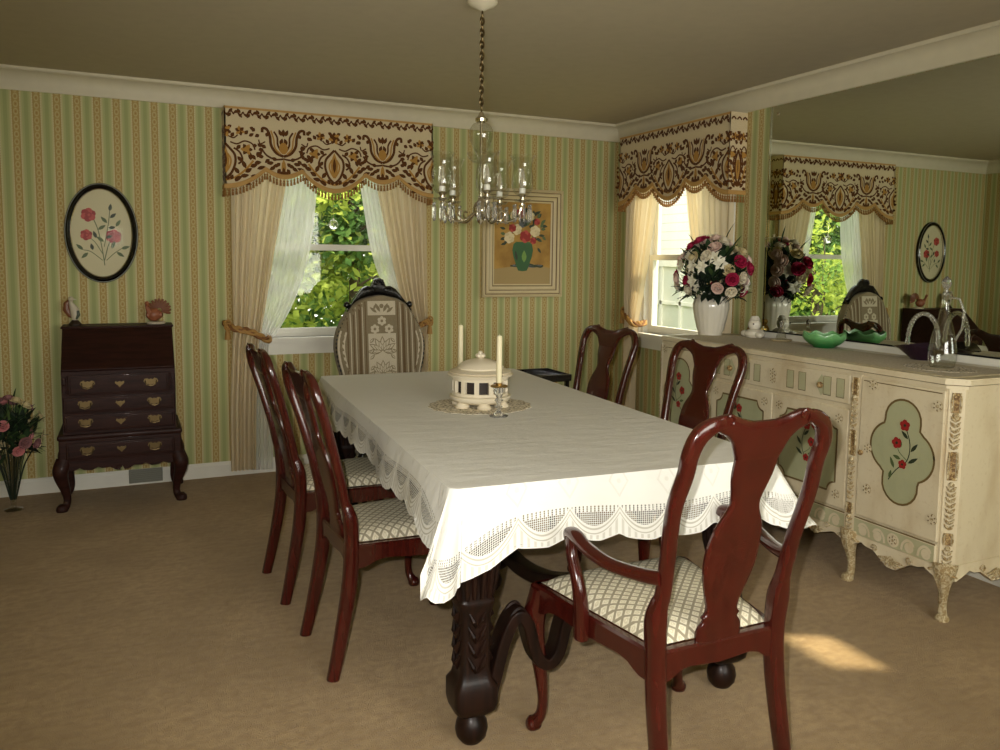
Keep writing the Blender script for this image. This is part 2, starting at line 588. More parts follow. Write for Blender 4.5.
class Pat:
    """flat pattern pieces laid on a surface: fn(u, v, lift) -> point."""
    def __init__(self, mb, fn, lift=0.001):
        self.mb, self.fn, self.lift = mb, fn, lift
        self.k = 0
        self.ws = self.ls = 1.0
    def poly(self, pts, mat, lift=None):
        self.k += 1
        l = self.lift if lift is None else lift
        l += self.k * 0.000008
        ids = [self.mb.vert(self.fn(u, v, l)) for u, v in pts]
        self.mb.face(ids, mat)
    def disc(self, u, v, r, mat, n=10, sy=1.0, lift=None):
        self.poly([(u + r * math.cos(2 * PI * i / n), v + sy * r * math.sin(2 * PI * i / n)) for i in range(n)], mat, lift)
    def leaf(self, u, v, ang, L, w, mat, lift=None):
        L, w = L * (0.5 + 0.5 * self.ls), w * self.ls
        c, s = math.cos(ang), math.sin(ang)
        pr = [(0, 0), (0.25, 0.8), (0.5, 1.0), (0.8, 0.55), (1, 0), (0.8, -0.55), (0.5, -1.0), (0.25, -0.8)]
        self.poly([(u + c * a * L - s * b * w, v + s * a * L + c * b * w) for a, b in pr], mat, lift)
    def stroke(self, pts, w, mat, sub=5, taper=False, lift=None):
        w = w * self.ws
        P = cr(pts, sub) if sub > 1 else pts
        l = self.lift if lift is None else lift
        self.k += 1
        l += self.k * 0.000008
        L, R = [], []
        n = len(P)
        for i in range(n):
            a, b = P[max(i - 1, 0)], P[min(i + 1, n - 1)]
            dx, dy = b[0] - a[0], b[1] - a[1]
            q = math.hypot(dx, dy) or 1e-9
            ww = w * 0.5 * ((1.0 - 0.8 * i / (n - 1)) if taper else 1.0)
            L.append(self.mb.vert(self.fn(P[i][0] - dy / q * ww, P[i][1] + dx / q * ww, l)))
            R.append(self.mb.vert(self.fn(P[i][0] + dy / q * ww, P[i][1] - dx / q * ww, l)))
        for i in range(n - 1):
            self.mb.face((L[i], R[i], R[i + 1], L[i + 1]), mat)
    def rose(self, u, v, r, mats, n=6, lift=None):
        """painted rose: dark heart inside overlapping round petals."""
        for i in range(n):
            a = 2 * PI * i / n + 0.4
            self.disc(u + 0.55 * r * math.cos(a), v + 0.55 * r * math.sin(a), 0.5 * r, mats[i % len(mats)], 8)
        self.disc(u, v, 0.45 * r, mats[0], 8)
        self.disc(u + 0.1 * r, v, 0.22 * r, mats[-1], 6)

def tag(o, label, cat, group=None):
    o['label'] = label; o['category'] = cat
    if group: o['group'] = group
    return o
def thing(name, label, cat, loc=(0, 0, 0), rot=0.0, group=None):
    o = bpy.data.objects.new(name, None)
    o.empty_display_size = 0.1
    o.location = loc; o.rotation_euler = (0, 0, rot)
    COL.objects.link(o)
    return tag(o, label, cat, group)
def struct(o):
    o['kind'] = 'structure'
    return o
def copy_thing(root, loc, rot=0.0, label=None):
    def rec(o, parent):
        c = o.copy()
        COL.objects.link(c)
        c.parent = parent
        for ch in list(o.children):
            rec(ch, c)
        return c
    r = rec(root, None)
    r.location = loc; r.rotation_euler = (0, 0, rot)
    if label: r['label'] = label
    return r

# ------------------------------------------------------------------ the room
H, XL, YR = 2.44, -4.33, -6.6
WT = 0.14
def wall_mesh(name, fn, L0, L1, holes, mats, face_mat=0):
    """a wall slab along one axis with rectangular holes: fn(a, depth, z)."""
    mb = MB()
    xs = sorted({L0, L1, *[h[0] for h in holes], *[h[1] for h in holes]})
    zs = sorted({0.0, H, *[h[2] for h in holes], *[h[3] for h in holes]})
    def solid(a, z):
        return not any(h[0] < a < h[1] and h[2] < z < h[3] for h in holes)
    for i in range(len(xs) - 1):
        for j in range(len(zs) - 1):
            a0, a1, z0, z1 = xs[i], xs[i + 1], zs[j], zs[j + 1]
            if solid((a0 + a1) / 2, (z0 + z1) / 2):
                for d, m in ((0.0, face_mat), (WT, 1)):
                    mb.face([mb.vert(fn(a, d, z)) for a, z in ((a0, z0), (a1, z0), (a1, z1), (a0, z1))], m)
    for a0, a1, z0, z1 in holes:
        for p, q in (((a0, z0), (a1, z0)), ((a1, z0), (a1, z1)), ((a1, z1), (a0, z1)), ((a0, z1), (a0, z0))):
            mb.face([mb.vert(fn(p[0], 0, p[1])), mb.vert(fn(q[0], 0, q[1])), mb.vert(fn(q[0], WT, q[1])), mb.vert(fn(p[0], WT, p[1]))], 1)
    for p, q in (((L0, 0), (L1, 0)), ((L1, 0), (L1, H)), ((L1, H), (L0, H)), ((L0, H), (L0, 0))):
        mb.face([mb.vert(fn(p[0], 0, p[1])), mb.vert(fn(q[0], 0, q[1])), mb.vert(fn(q[0], WT, q[1])), mb.vert(fn(p[0], WT, p[1]))], 1)
    o = mb.build(name, mats, smooth=False)
    return struct(o)
W1 = (-2.74, -1.74, 0.885, 2.16)     # back window opening: x0, x1, z0, z1
W2 = (-1.30, -0.37, 0.885, 2.16)     # right window opening: y0, y1, z0, z1
W3 = (-4.15, -3.80, 1.29, 1.68)      # small right window out of view, sun comes through it
W4 = (-3.1, -0.8, 0.85, 2.15)        # unseen rear window behind the camera, added to carry the fill lamp
wall_mesh('wall_back', lambda a, d, z: (a, d, z), XL, 0.0, [W1], ['wallpaper_back', 'white_trim'])
wall_mesh('wall_right', lambda a, d, z: (d, a, z), YR, WT, [W2, W3], ['wallpaper_right', 'white_trim'])
wall_mesh('wall_left', lambda a, d, z: (XL - d, a, z), YR, WT, [], ['wallpaper_right', 'white_trim'])
wall_mesh('wall_rear', lambda a, d, z: (a, YR - d, z), XL - WT, WT, [W4], ['plain_wall', 'white_trim'])
mb = MB(); mb.box((XL - WT, YR - WT, -0.12), (WT, WT, 0.0)); struct(mb.build('floor', 'carpet', smooth=False))
mb = MB(); mb.box((XL - WT, YR - WT, H), (WT, WT, H + 0.12)); struct(mb.build('ceiling', 'ceiling_paint', smooth=False))

# cove cornice and baseboards: (inward distance, drop below the ceiling)
COVE = [(0, 0.1185), (0.008, 0.118), (0.010, 0.072), (0.016, 0.05), (0.030, 0.032), (0.050, 0.020), (0.070, 0.014), (0.074, 0.019), (0.083, 0.019), (0.0886, 0.012), (0.0886, 0.0), (0.0, 0.0)]
BASE = [(0.0, 0.0), (0.018, 0.0), (0.018, 0.074), (0.012, 0.084), (0.010, 0.0935), (0.0, 0.0935)]
def molding(name, prof, a, b, inward, top, mat):
    mb = MB()
    a, b, nrm = Vector(a), Vector(b), Vector(inward)
    rings = []
    for e in (a, b):
        rings.append([e + nrm * d + Vector((0, 0, (H - z) if top else z)) for d, z in prof])
    mb.loft(rings)
    return struct(mb.build(name, mat, angle=30))
molding('trim_1', COVE, (XL, 0, 0), (0, 0, 0), (0, -1, 0), True, 'cornice_paint')
molding('trim_2', COVE, (0, YR, 0), (0, 0, 0), (-1, 0, 0), True, 'cornice_paint')
molding('trim_3', COVE, (XL, YR, 0), (XL, 0, 0), (1, 0, 0), True, 'cornice_paint')
molding('trim_4', COVE, (XL, YR, 0), (0, YR, 0), (0, 1, 0), True, 'cornice_paint')
molding('baseboard_back', BASE, (XL, 0, 0), (0, 0, 0), (0, -1, 0), False, 'white_trim')
molding('baseboard_right', BASE, (0, YR, 0), (0, 0, 0), (-1, 0, 0), False, 'white_trim')
molding('baseboard_left', BASE, (XL, YR, 0), (XL, 0, 0), (1, 0, 0), False, 'white_trim')

def sash_window(name, fn, a0, a1, z0, z1, mid, muntin=False):
    """double-hung window in its opening; fn(a, depth, z), depth grows outward."""
    def bx(mb, a, b, d0, d1, zz0, zz1):
        p, q = fn(a, d0, zz0), fn(b, d1, zz1)
        mb.box(p, q)
    root = bpy.data.objects.new(name, None)
    COL.objects.link(root); struct(root)
    c = 0.075
    fr = MB()
    for s0, s1 in ((a0 - c, a0), (a1, a1 + c)):
        bx(fr, s0, s1, -0.02, 0.0, z0 - 0.0, z1 + c)
    bx(fr, a0 - c, a1 + c, -0.02, 0.0, z1, z1 + c)
    for s0, s1 in ((a0, a0 + 0.03), (a1 - 0.03, a1)):
        bx(fr, s0, s1, 0.0, 0.12, z0, z1)
    bx(fr, a0, a1, 0.0, 0.12, z1 - 0.03, z1)
    fr.build('window_frame', 'white_trim', root, smooth=False)
    sl = MB()
    bx(sl, a0 - 0.12, a1 + 0.12, -0.055, 0.12, z0 - 0.028, z0)
    bx(sl, a0 - c, a1 + c, -0.02, 0.0, z0 - 0.11, z0 - 0.028)
    sl.build('window_sill', 'white_trim', root, smooth=False)
    for (b0, b1, d) in ((mid - 0.02, z1 - 0.03, 0.075), (z0, mid + 0.02, 0.04)):
        sh = MB()
        e = 0.045
        bx(sh, a0 + 0.03, a0 + 0.03 + e, d, d + 0.03, b0, b1)
        bx(sh, a1 - 0.03 - e, a1 - 0.03, d, d + 0.03, b0, b1)
        bx(sh, a0 + 0.03 + e, a1 - 0.03 - e, d, d + 0.03, b0, b0 + (0.055 if d < 0.05 else 0.04))
        bx(sh, a0 + 0.03 + e, a1 - 0.03 - e, d, d + 0.03, b1 - 0.04, b1)
        sash = sh.build('sash', 'white_trim', root, smooth=False)
        gl = MB()
        bx(gl, a0 + 0.03 + e, a1 - 0.03 - e, d + 0.012, d + 0.016, b0 + 0.04, b1 - 0.04)
        gl.build('pane', 'window_glass', sash, smooth=False)
    return root
sash_window('window_1', lambda a, d, z: (a, d, z), *W1, 1.475)
sash_window('window_2', lambda a, d, z: (d, a, z), *W2, 1.44)
def small_window():
    root = bpy.data.objects.new('window_3', None); COL.objects.link(root); struct(root)
    a0, a1, z0, z1 = W3
    mb = MB()
    for p, q in (((a0 - 0.05, z0 - 0.05), (a0, z1 + 0.05)), ((a1, z0 - 0.05), (a1 + 0.035, z1 + 0.05)), ((a0, z1), (a1, z1 + 0.05)), ((a0, z0 - 0.05), (a1, z0))):
        mb.box((-0.02, p[0], p[1]), (0.0, q[0], q[1]))
    mb.build('window_frame', 'white_trim', root, smooth=False)
    mb = MB(); mb.box((0.06, a0, z0), (0.064, a1, z1)); mb.build('pane', 'window_glass', root, smooth=False)
small_window()
sash_window('added_window_4', lambda a, d, z: (a, YR - d, z), *W4, 1.5)  # added window, out of view, framing the rear fill lamp

# ------------------------------------------------------------------ dining chairs
def cabriole(mb, x, y, z1, dx, dy, s=1.0):
    """cabriole leg from z1 to the floor bowing towards (dx, dy)."""
    tab = [(0.0, z1, 0.030, 0), (0.006, z1 * 0.93, 0.031, 0), (0.020, z1 * 0.80, 0.030, 0), (0.016, z1 * 0.64, 0.025, 0), (0.002, z1 * 0.44, 0.019, 0), (-0.008, z1 * 0.24, 0.0145, 0), (-0.004, z1 * 0.12, 0.0145, 0), (0.010, z1 * 0.055, 0.018, 0), (0.018, 0.014, 0.023, 0), (0.018, 0.0, 0.020, 0)]
    P = cr(tab, 4)
    mb.sweep([(x + o * dx * s, y + o * dy * s, max(z, 0.0)) for o, z, r, _ in P], [(r * s, r * s) for o, z, r, _ in P], n=14, p=0.85)

YC = [(0.40, 0.0), (0.47, 0.0), (0.56, -0.014), (0.70, -0.045), (0.85, -0.088), (0.95, -0.118), (1.08, -0.148)]
def make_chair(name, label, group, rear=0.176, front=0.228, depth=0.47, top=0.207, arm=False):
    root = thing(name, label, 'chair', group=group)
    for s in (-1, 1):
        mb = MB()
        P = cr([(rear + 0.010, -0.070, 0.0, 0.017, 0.021), (rear + 0.004, -0.038, 0.15, 0.020, 0.023), (rear, -0.008, 0.32, 0.023, 0.025), (rear, 0.0, 0.44, 0.024, 0.025),
                (rear + 0.005, -0.004, 0.53, 0.0265, 0.026), (rear + 0.004, -0.014, 0.575, 0.021, 0.021), (rear + 0.001, -0.024, 0.605, 0.0185, 0.018), (rear + 0.006, -0.045, 0.70, 0.018, 0.017), (rear + 0.019, -0.080, 0.83, 0.018, 0.017),
                (top, -0.108, 0.92, 0.019, 0.017), (top + 0.001, -0.125, 0.972, 0.020, 0.017), (top - 0.014, -0.136, 1.015, 0.021, 0.016), (top - 0.045, -0.142, 1.037, 0.019, 0.014), (top - 0.075, -0.144, 1.042, 0.014, 0.011)], 5)
        mb.sweep([(s * a, b, c) for a, b, c, w, d in P], [(w, d) for a, b, c, w, d in P], n=14, p=0.7)
        mb.build('back_post', 'mahogany', root)
    # yoke-shaped crest rail
    k = top / 0.207
    TOP = [(0, 1.040), (0.035, 1.040), (0.075, 1.050), (0.11, 1.062), (0.14, 1.060), (0.175, 1.046)]
    BOT = [(0, 0.930), (0.062, 0.935), (0.070, 0.955), (0.085, 0.987), (0.11, 1.008), (0.14, 1.020), (0.175, 1.030)]
    mb = MB(); rings = []
    for i in range(41):
        x = -0.172 + 0.344 * i / 40
        zt, zb = interp(TOP, abs(x)), interp(BOT, abs(x))
        hz, cz = (zt - zb) / 2, (zt + zb) / 2
        ring = []
        for q in range(16):
            a = 2 * PI * q / 16
            c, sn = math.cos(a), math.sin(a)
            z = cz + hz * math.copysign(abs(sn) ** 0.6, sn)
            ring.append((x * k, interp(YC, z) + 0.013 * math.copysign(abs(c) ** 0.6, c), z))
        rings.append(ring)
    mb.loft(rings)
    for s in (-1, 1):      # carved volutes on the shoulders of the yoke
        pts = []
        for i in range(15):
            t = i / 14; r = 0.018 * (1 - 0.75 * t); a = (0.9 + 3.6 * t)
            z = 1.045 + r * math.sin(a)
            pts.append((s * (0.115 + r * math.cos(a)) * k, interp(YC, z) - 0.013, z))
        mb.tube(pts, 0.0035, 6)
    mb.build('crest_rail', 'mahogany', root)
    # vase splat
    SW = cr([(0.448, 0.072), (0.476, 0.073), (0.492, 0.066), (0.505, 0.056), (0.515, 0.062), (0.525, 0.052), (0.545, 0.052), (0.575, 0.062), (0.64, 0.082), (0.70, 0.086), (0.76, 0.075), (0.805, 0.052), (0.83, 0.046), (0.855, 0.051), (0.90, 0.064), (0.945, 0.068)], 4)
    mb = MB(); rings = []
    for z, w in SW:
        y = interp(YC, z)
        rings.append([(w * math.copysign(abs(math.cos(a)) ** 0.35, math.cos(a)) * k, y + 0.011 * math.copysign(abs(math.sin(a)) ** 0.7, math.sin(a)), z) for a in (2 * PI * (q + 0.5) / 16 for q in range(16))])
    mb.loft(rings)
    mb.build('splat', 'mahogany', root)
    # seat frame with shaped aprons
    mb = MB()
    zt = 0.452
    AP = [(0.0, 0.372), (0.10, 0.374), (0.16, 0.392), (0.24, 0.400), (0.5, 0.392), (0.76, 0.400), (0.84, 0.392), (0.90, 0.374), (1.0, 0.372)]
    cs = [(-rear, 0.0), (rear, 0.0), (front, depth), (-front, depth)]
    for i in range(4):
        a, b = Vector(cs[i]), Vector(cs[(i + 1) % 4])
        nv = Vector(((b - a).y, -(b - a).x)).normalized()
        rings = []
        for q in range(25):
            t = q / 24
            p = a.lerp(b, t)
            zb = interp(AP, t)
            rings.append([(p.x + nv.x * e, p.y + nv.y * e, z) for e, z in ((0.014, zb), (0.014, zt - 0.006), (0.008, zt), (-0.014, zt), (-0.014, zb))])
        mb.loft(rings)
    mb.build('seat_frame', 'mahogany', root)
    # slip seat
    mb = MB()
    def seat(u, v):
        hw = (rear + (front - rear) * v) - 0.010
        e = (1 - abs(2 * u - 1) ** 5) * (1 - abs(2 * v - 1) ** 5)
        return (hw * (2 * u - 1), 0.014 + (depth - 0.026) * v, 0.455 + 0.040 * max(e, 0) ** 0.55)
    mb.grid(seat, 24, 24)
    mb.build('seat', 'lattice_upholstery', root, angle=80)
    for s in (-1, 1):
        mb = MB()
        cabriole(mb, s * (front - 0.012), depth - 0.014, 0.44, s * 0.7, 0.7, 1.05)
        mb.build('front_leg', 'mahogany', root)
    if arm:
        for s in (-1, 1):
            mb = MB()
            P = cr([(rear + 0.012, -0.035, 0.650, 0.016, 0.019), (rear + 0.030, 0.03, 0.640, 0.017, 0.017), (rear + 0.062, 0.12, 0.640, 0.019, 0.015), (rear + 0.080, 0.21, 0.656, 0.020, 0.014), (rear + 0.078, 0.27, 0.670, 0.020, 0.015), (rear + 0.074, 0.305, 0.666, 0.018, 0.015), (rear + 0.072, 0.318, 0.648, 0.014, 0.012)], 5)
            mb.sweep([(s * a, b, c) for a, b, c, w, d in P], [(w, d) for a, b, c, w, d in P], (0, 0, 1), 14, 0.8)
            mb.build('arm', 'mahogany', root)
            mb = MB()
            P = cr([(rear + 0.073, 0.300, 0.660, 0.014), (rear + 0.075, 0.292, 0.61, 0.014), (rear + 0.074, 0.262, 0.55, 0.016), (rear + 0.070, 0.250, 0.50, 0.018), (rear + 0.064, 0.252, 0.44, 0.020), (rear + 0.062, 0.254, 0.385, 0.019)], 5)
            mb.sweep([(s * a, b, c) for a, b, c, w in P], [(w, w * 1.15) for a, b, c, w in P], (0, 1, 0), 14, 0.75)
            mb.build('arm_support', 'mahogany', root)
    return root
CG = 'mahogany side chairs around the table'
chair = make_chair('dining_chair', 'mahogany side chair left of the table, nearer the camera, lattice seat in plain view', CG)
for ch in chair.children:
    if ch.name.split('.')[0] in ('back_post', 'crest_rail', 'splat'):
        for v in ch.data.vertices:      # side chairs are a little lower backed and more upright
            if v.co.z > 0.46:
                v.co.z = 0.46 + (v.co.z - 0.46) * 0.965; v.co.y *= 0.93
chair.location = (-2.805, -2.645, 0); chair.rotation_euler = (0, 0, -PI / 2 + 0.05)
copy_thing(chair, (-2.845, -1.965, 0), -PI / 2 + 0.05, 'mahogany side chair on the left, farther back beneath the curtain tie')
copy_thing(chair, (-1.155, -2.46, 0), PI / 2 + 0.16, 'mahogany side chair on the right of the table, directly before the painted sideboard')
copy_thing(chair, (-1.11, -1.54, 0), PI / 2 + 0.20, 'mahogany side chair at the far right corner, near the corner window curtain')
ac = make_chair('dining_armchair', 'large mahogany armchair in the foreground with curved arms, its back to the camera', None, rear=0.190, front=0.266, depth=0.5, top=0.200, arm=True)
ac.location = (-2.108, -3.85, 0)

# tall upholstered host chair at the far end
HB = [(0.0, 1.185), (0.06, 1.180), (0.12, 1.160), (0.165, 1.130), (0.20, 1.085), (0.23, 1.035), (0.258, 0.98), (0.275, 0.92), (0.278, 0.86), (0.268, 0.79), (0.25, 0.72), (0.235, 0.62), (0.23, 0.50)]
def host_chair():
    root = thing('upholstered_chair', 'tall chair with striped tapestry back and dark carved crest before the window', 'chair', (-2.068, -0.72, 0), PI)
    HWT = [(z, x) for x, z in reversed(HB)]
    hw = lambda z: interp(HWT, z)
    mb = MB()
    def front(u, v):
        z = 0.50 + 0.683 * v
        w = max(hw(z), 0.004)
        x = w * (2 * u - 1)
        e = max(0.0, 1 - abs(2 * u - 1) ** 6)
        return (-x, -0.05 - 0.10 * (z - 0.5) + 0.035 * e ** 0.6, z)
    mb.grid(front, 24, 40)
    mb.grid(lambda u, v: (front(u, v)[0], -0.11 - 0.10 * (0.683 * v), front(u, v)[2]), 24, 40)
    out = [front(0, v / 40) for v in range(41)] + [front(1, 1 - v / 40) for v in range(41)]
    ids = [mb.vert(p) for p in out]; ids2 = [mb.vert((p[0], -0.11 - 0.10 * (p[2] - 0.5), p[2])) for p in out]
    for i in range(len(ids) - 1):
        mb.face((ids[i], ids[i + 1], ids2[i + 1], ids2[i]))
    # woven pattern; viewer's left is +x here, pattern is symmetric
    def fs(x, z, l):
        w = max(hw(z), 0.01)
        u = (x / w + 1) / 2
        e = max(0.0, 1 - abs(2 * u - 1) ** 6)
        return (x, -0.05 - 0.10 * (z - 0.5) + 0.035 * e ** 0.6 + l + 0.0012, z)
    pt = Pat(mb, fs, 0.0)
    for x, w, m in ((-0.100, 0.006, 3), (0.100, 0.006, 3), (-0.118, 0.005, 1), (0.118, 0.005, 1), (-0.135, 0.016, 2), (0.135, 0.016, 2), (-0.158, 0.004, 1), (0.158, 0.004, 1), (-0.172, 0.008, 3), (0.172, 0.008, 3), (-0.19, 0.006, 1), (0.19, 0.006, 1), (-0.208, 0.008, 2), (0.208, 0.008, 2)):
        zt = interp([(a, b) for a, b in HB[:8]], abs(x)) - 0.02
        pt.stroke([(x, 0.52 + (zt - 0.52) * i / 14) for i in range(15)], w, m, sub=1)
    for s in (-1, 1):
        zz = [0.52 + 0.03 * i for i in range(16)]
        pt.stroke([(s * (hw(z) - 0.030), z) for z in zz], 0.040, 1, sub=1)
        for i in range(12):
            z = 0.55 + i * 0.038
            pt.leaf(s * (hw(z) - 0.045), z, PI / 2 - s * 0.7, 0.035, 0.007, 0)
    # woven flower panel: cream ground, taupe line work
    for z0, z1 in ((0.52, 0.955), (1.065, 1.150)):
        k = 12
        for i in range(k):
            a, b = z0 + (z1 - z0) * i / k, z0 + (z1 - z0) * (i + 1) / k
            pt.poly([(-0.086, a), (0.086, a), (0.086, b), (-0.086, b)], 1)
    for cx, cz, r in ((0, 1.03, 0.024), (-0.044, 0.982, 0.024), (0.044, 0.982, 0.024)):
        for i in range(6):
            a = 2 * PI * i / 6 + 0.5
            pt.disc(cx + r * 0.75 * math.cos(a), cz + r * 0.75 * math.sin(a), r * 0.46, 1, 7)
        pt.disc(cx, cz, r * 0.35, 0, 7)
    def lotus(cz, R, n, spread):
        for lay, (rr, off) in enumerate(((R, 0.0), (R * 0.72, 0.5), (R * 0.46, 0.0))):
            for i in range(n - lay):
                a = PI / 2 + spread * ((i + 0.5) / (n - lay) - 0.5)
                c, s2 = math.cos(a), math.sin(a)
                pt.leaf(0.006 * c, cz + 0.006 * s2, a, rr, rr * 0.20, 0)
                pt.leaf(0.010 * c, cz + 0.010 * s2, a, rr * 0.86, rr * 0.135, 1)
    lotus(0.845, 0.088, 7, 3.6); lotus(0.71, 0.080, 7, 3.4); lotus(0.585, 0.08, 7, 3.4)
    for s in (-1, 1):
        for z in (0.80, 0.835, 0.90, 0.70, 0.735, 0.62):
            pt.leaf(s * 0.078, z, PI / 2 + s * 0.8, 0.040, 0.009, 0); pt.leaf(s * 0.076, z + 0.004, PI / 2 + s * 0.8, 0.028, 0.004, 1)
        pt.leaf(s * 0.01, 1.085, PI / 2 - s * 0.5, 0.06, 0.010, 0); pt.leaf(s * 0.03, 1.08, PI / 2 - s * 0.9, 0.055, 0.009, 0); pt.leaf(s * 0.05, 1.10, PI / 2 + s * 0.5, 0.04, 0.008, 0)
    pt.disc(0, 1.12, 0.014, 0, 8)
    mb.build('backrest', ['tapestry_taupe', 'tapestry_cream', 'tapestry_brown', 'tapestry_brown'], root, angle=60)
    # beaded trim round the back
    for sd in (-1, 1):
        mb = MB()
        tot = cr([(x, z) for x, z in HB], 10)
        mb.tube([(sd * (x - 0.006), -0.05 - 0.10 * (z - 0.5) + 0.004, z - 0.008) for x, z in tot], [0.0025 + 0.0035 * (k % 4 < 2) for k in range(len(tot))], 6)
        mb.build('beaded_trim', 'black_metal', root)
    # carved crest
    mb = MB()
    TOPC = [(0, 1.292), (0.022, 1.285), (0.036, 1.262), (0.045, 1.238), (0.075, 1.240), (0.105, 1.225), (0.13, 1.195), (0.155, 1.160), (0.18, 1.128), (0.200, 1.10)]
    BOTC = [(0, 1.180), (0.06, 1.176), (0.12, 1.156), (0.165, 1.126), (0.200, 1.078)]
    rings = []
    for i in range(61):
        x = -0.2 + 0.4 * i / 60
        zt, zb = interp(TOPC, abs(x)), interp(BOTC, abs(x))
        cz, hz = (zt + zb) / 2, (zt - zb) / 2
        y = -0.08 - 0.10 * (cz - 0.5)
        rings.append([(x, y + 0.035 * math.copysign(abs(math.cos(a)) ** 0.7, math.cos(a)), cz + hz * math.copysign(abs(math.sin(a)) ** 0.7, math.sin(a))) for a in (2 * PI * q / 12 for q in range(12))])
    mb.loft(rings)
    for s in (-1, 1):
        mb.ball((s * 0.196, -0.135, 1.125), 0.020, 10, 8)
        mb.tube([(s * (0.05 + 0.03 * math.cos(a) * (1 - a / 9)), -0.105, 1.215 + 0.02 * math.sin(a) * (1 - a / 9)) for a in [0.4 * i for i in range(14)]], 0.004, 6)
    for i in range(5):
        a = PI * i / 4
        mb.ball((0.022 * math.cos(a), -0.115, 1.255 + 0.022 * math.sin(a)), 0.011, 8, 6)
    mb.build('carved_crest', 'black_wood', root)
    mb = MB()
    mb.grid(lambda u, v: (0.27 * (2 * u - 1), -0.04 + 0.5 * v, 0.42 + 0.07 * max(0, (1 - abs(2 * u - 1) ** 6) * (1 - abs(2 * v - 1) ** 6)) ** 0.5), 16, 16)
    mb.build('seat', 'tapestry_taupe', root, angle=80)
    mb = MB(); mb.box((-0.28, -0.07, 0.33), (0.28, 0.47, 0.425), 0.012); mb.box((-0.2, -0.11, 0.36), (0.2, -0.05, 0.55), 0.01)
    mb.build('seat_frame', 'black_wood', root)
    for x in (-0.25, 0.25):
        for y in (-0.045, 0.44):
            mb = MB(); cabriole(mb, x, y, 0.34, 0.7 * (1 if x > 0 else -1), 0.7 * (1 if y > 0 else -1)); mb.build('leg', 'black_wood', root)
host_chair()

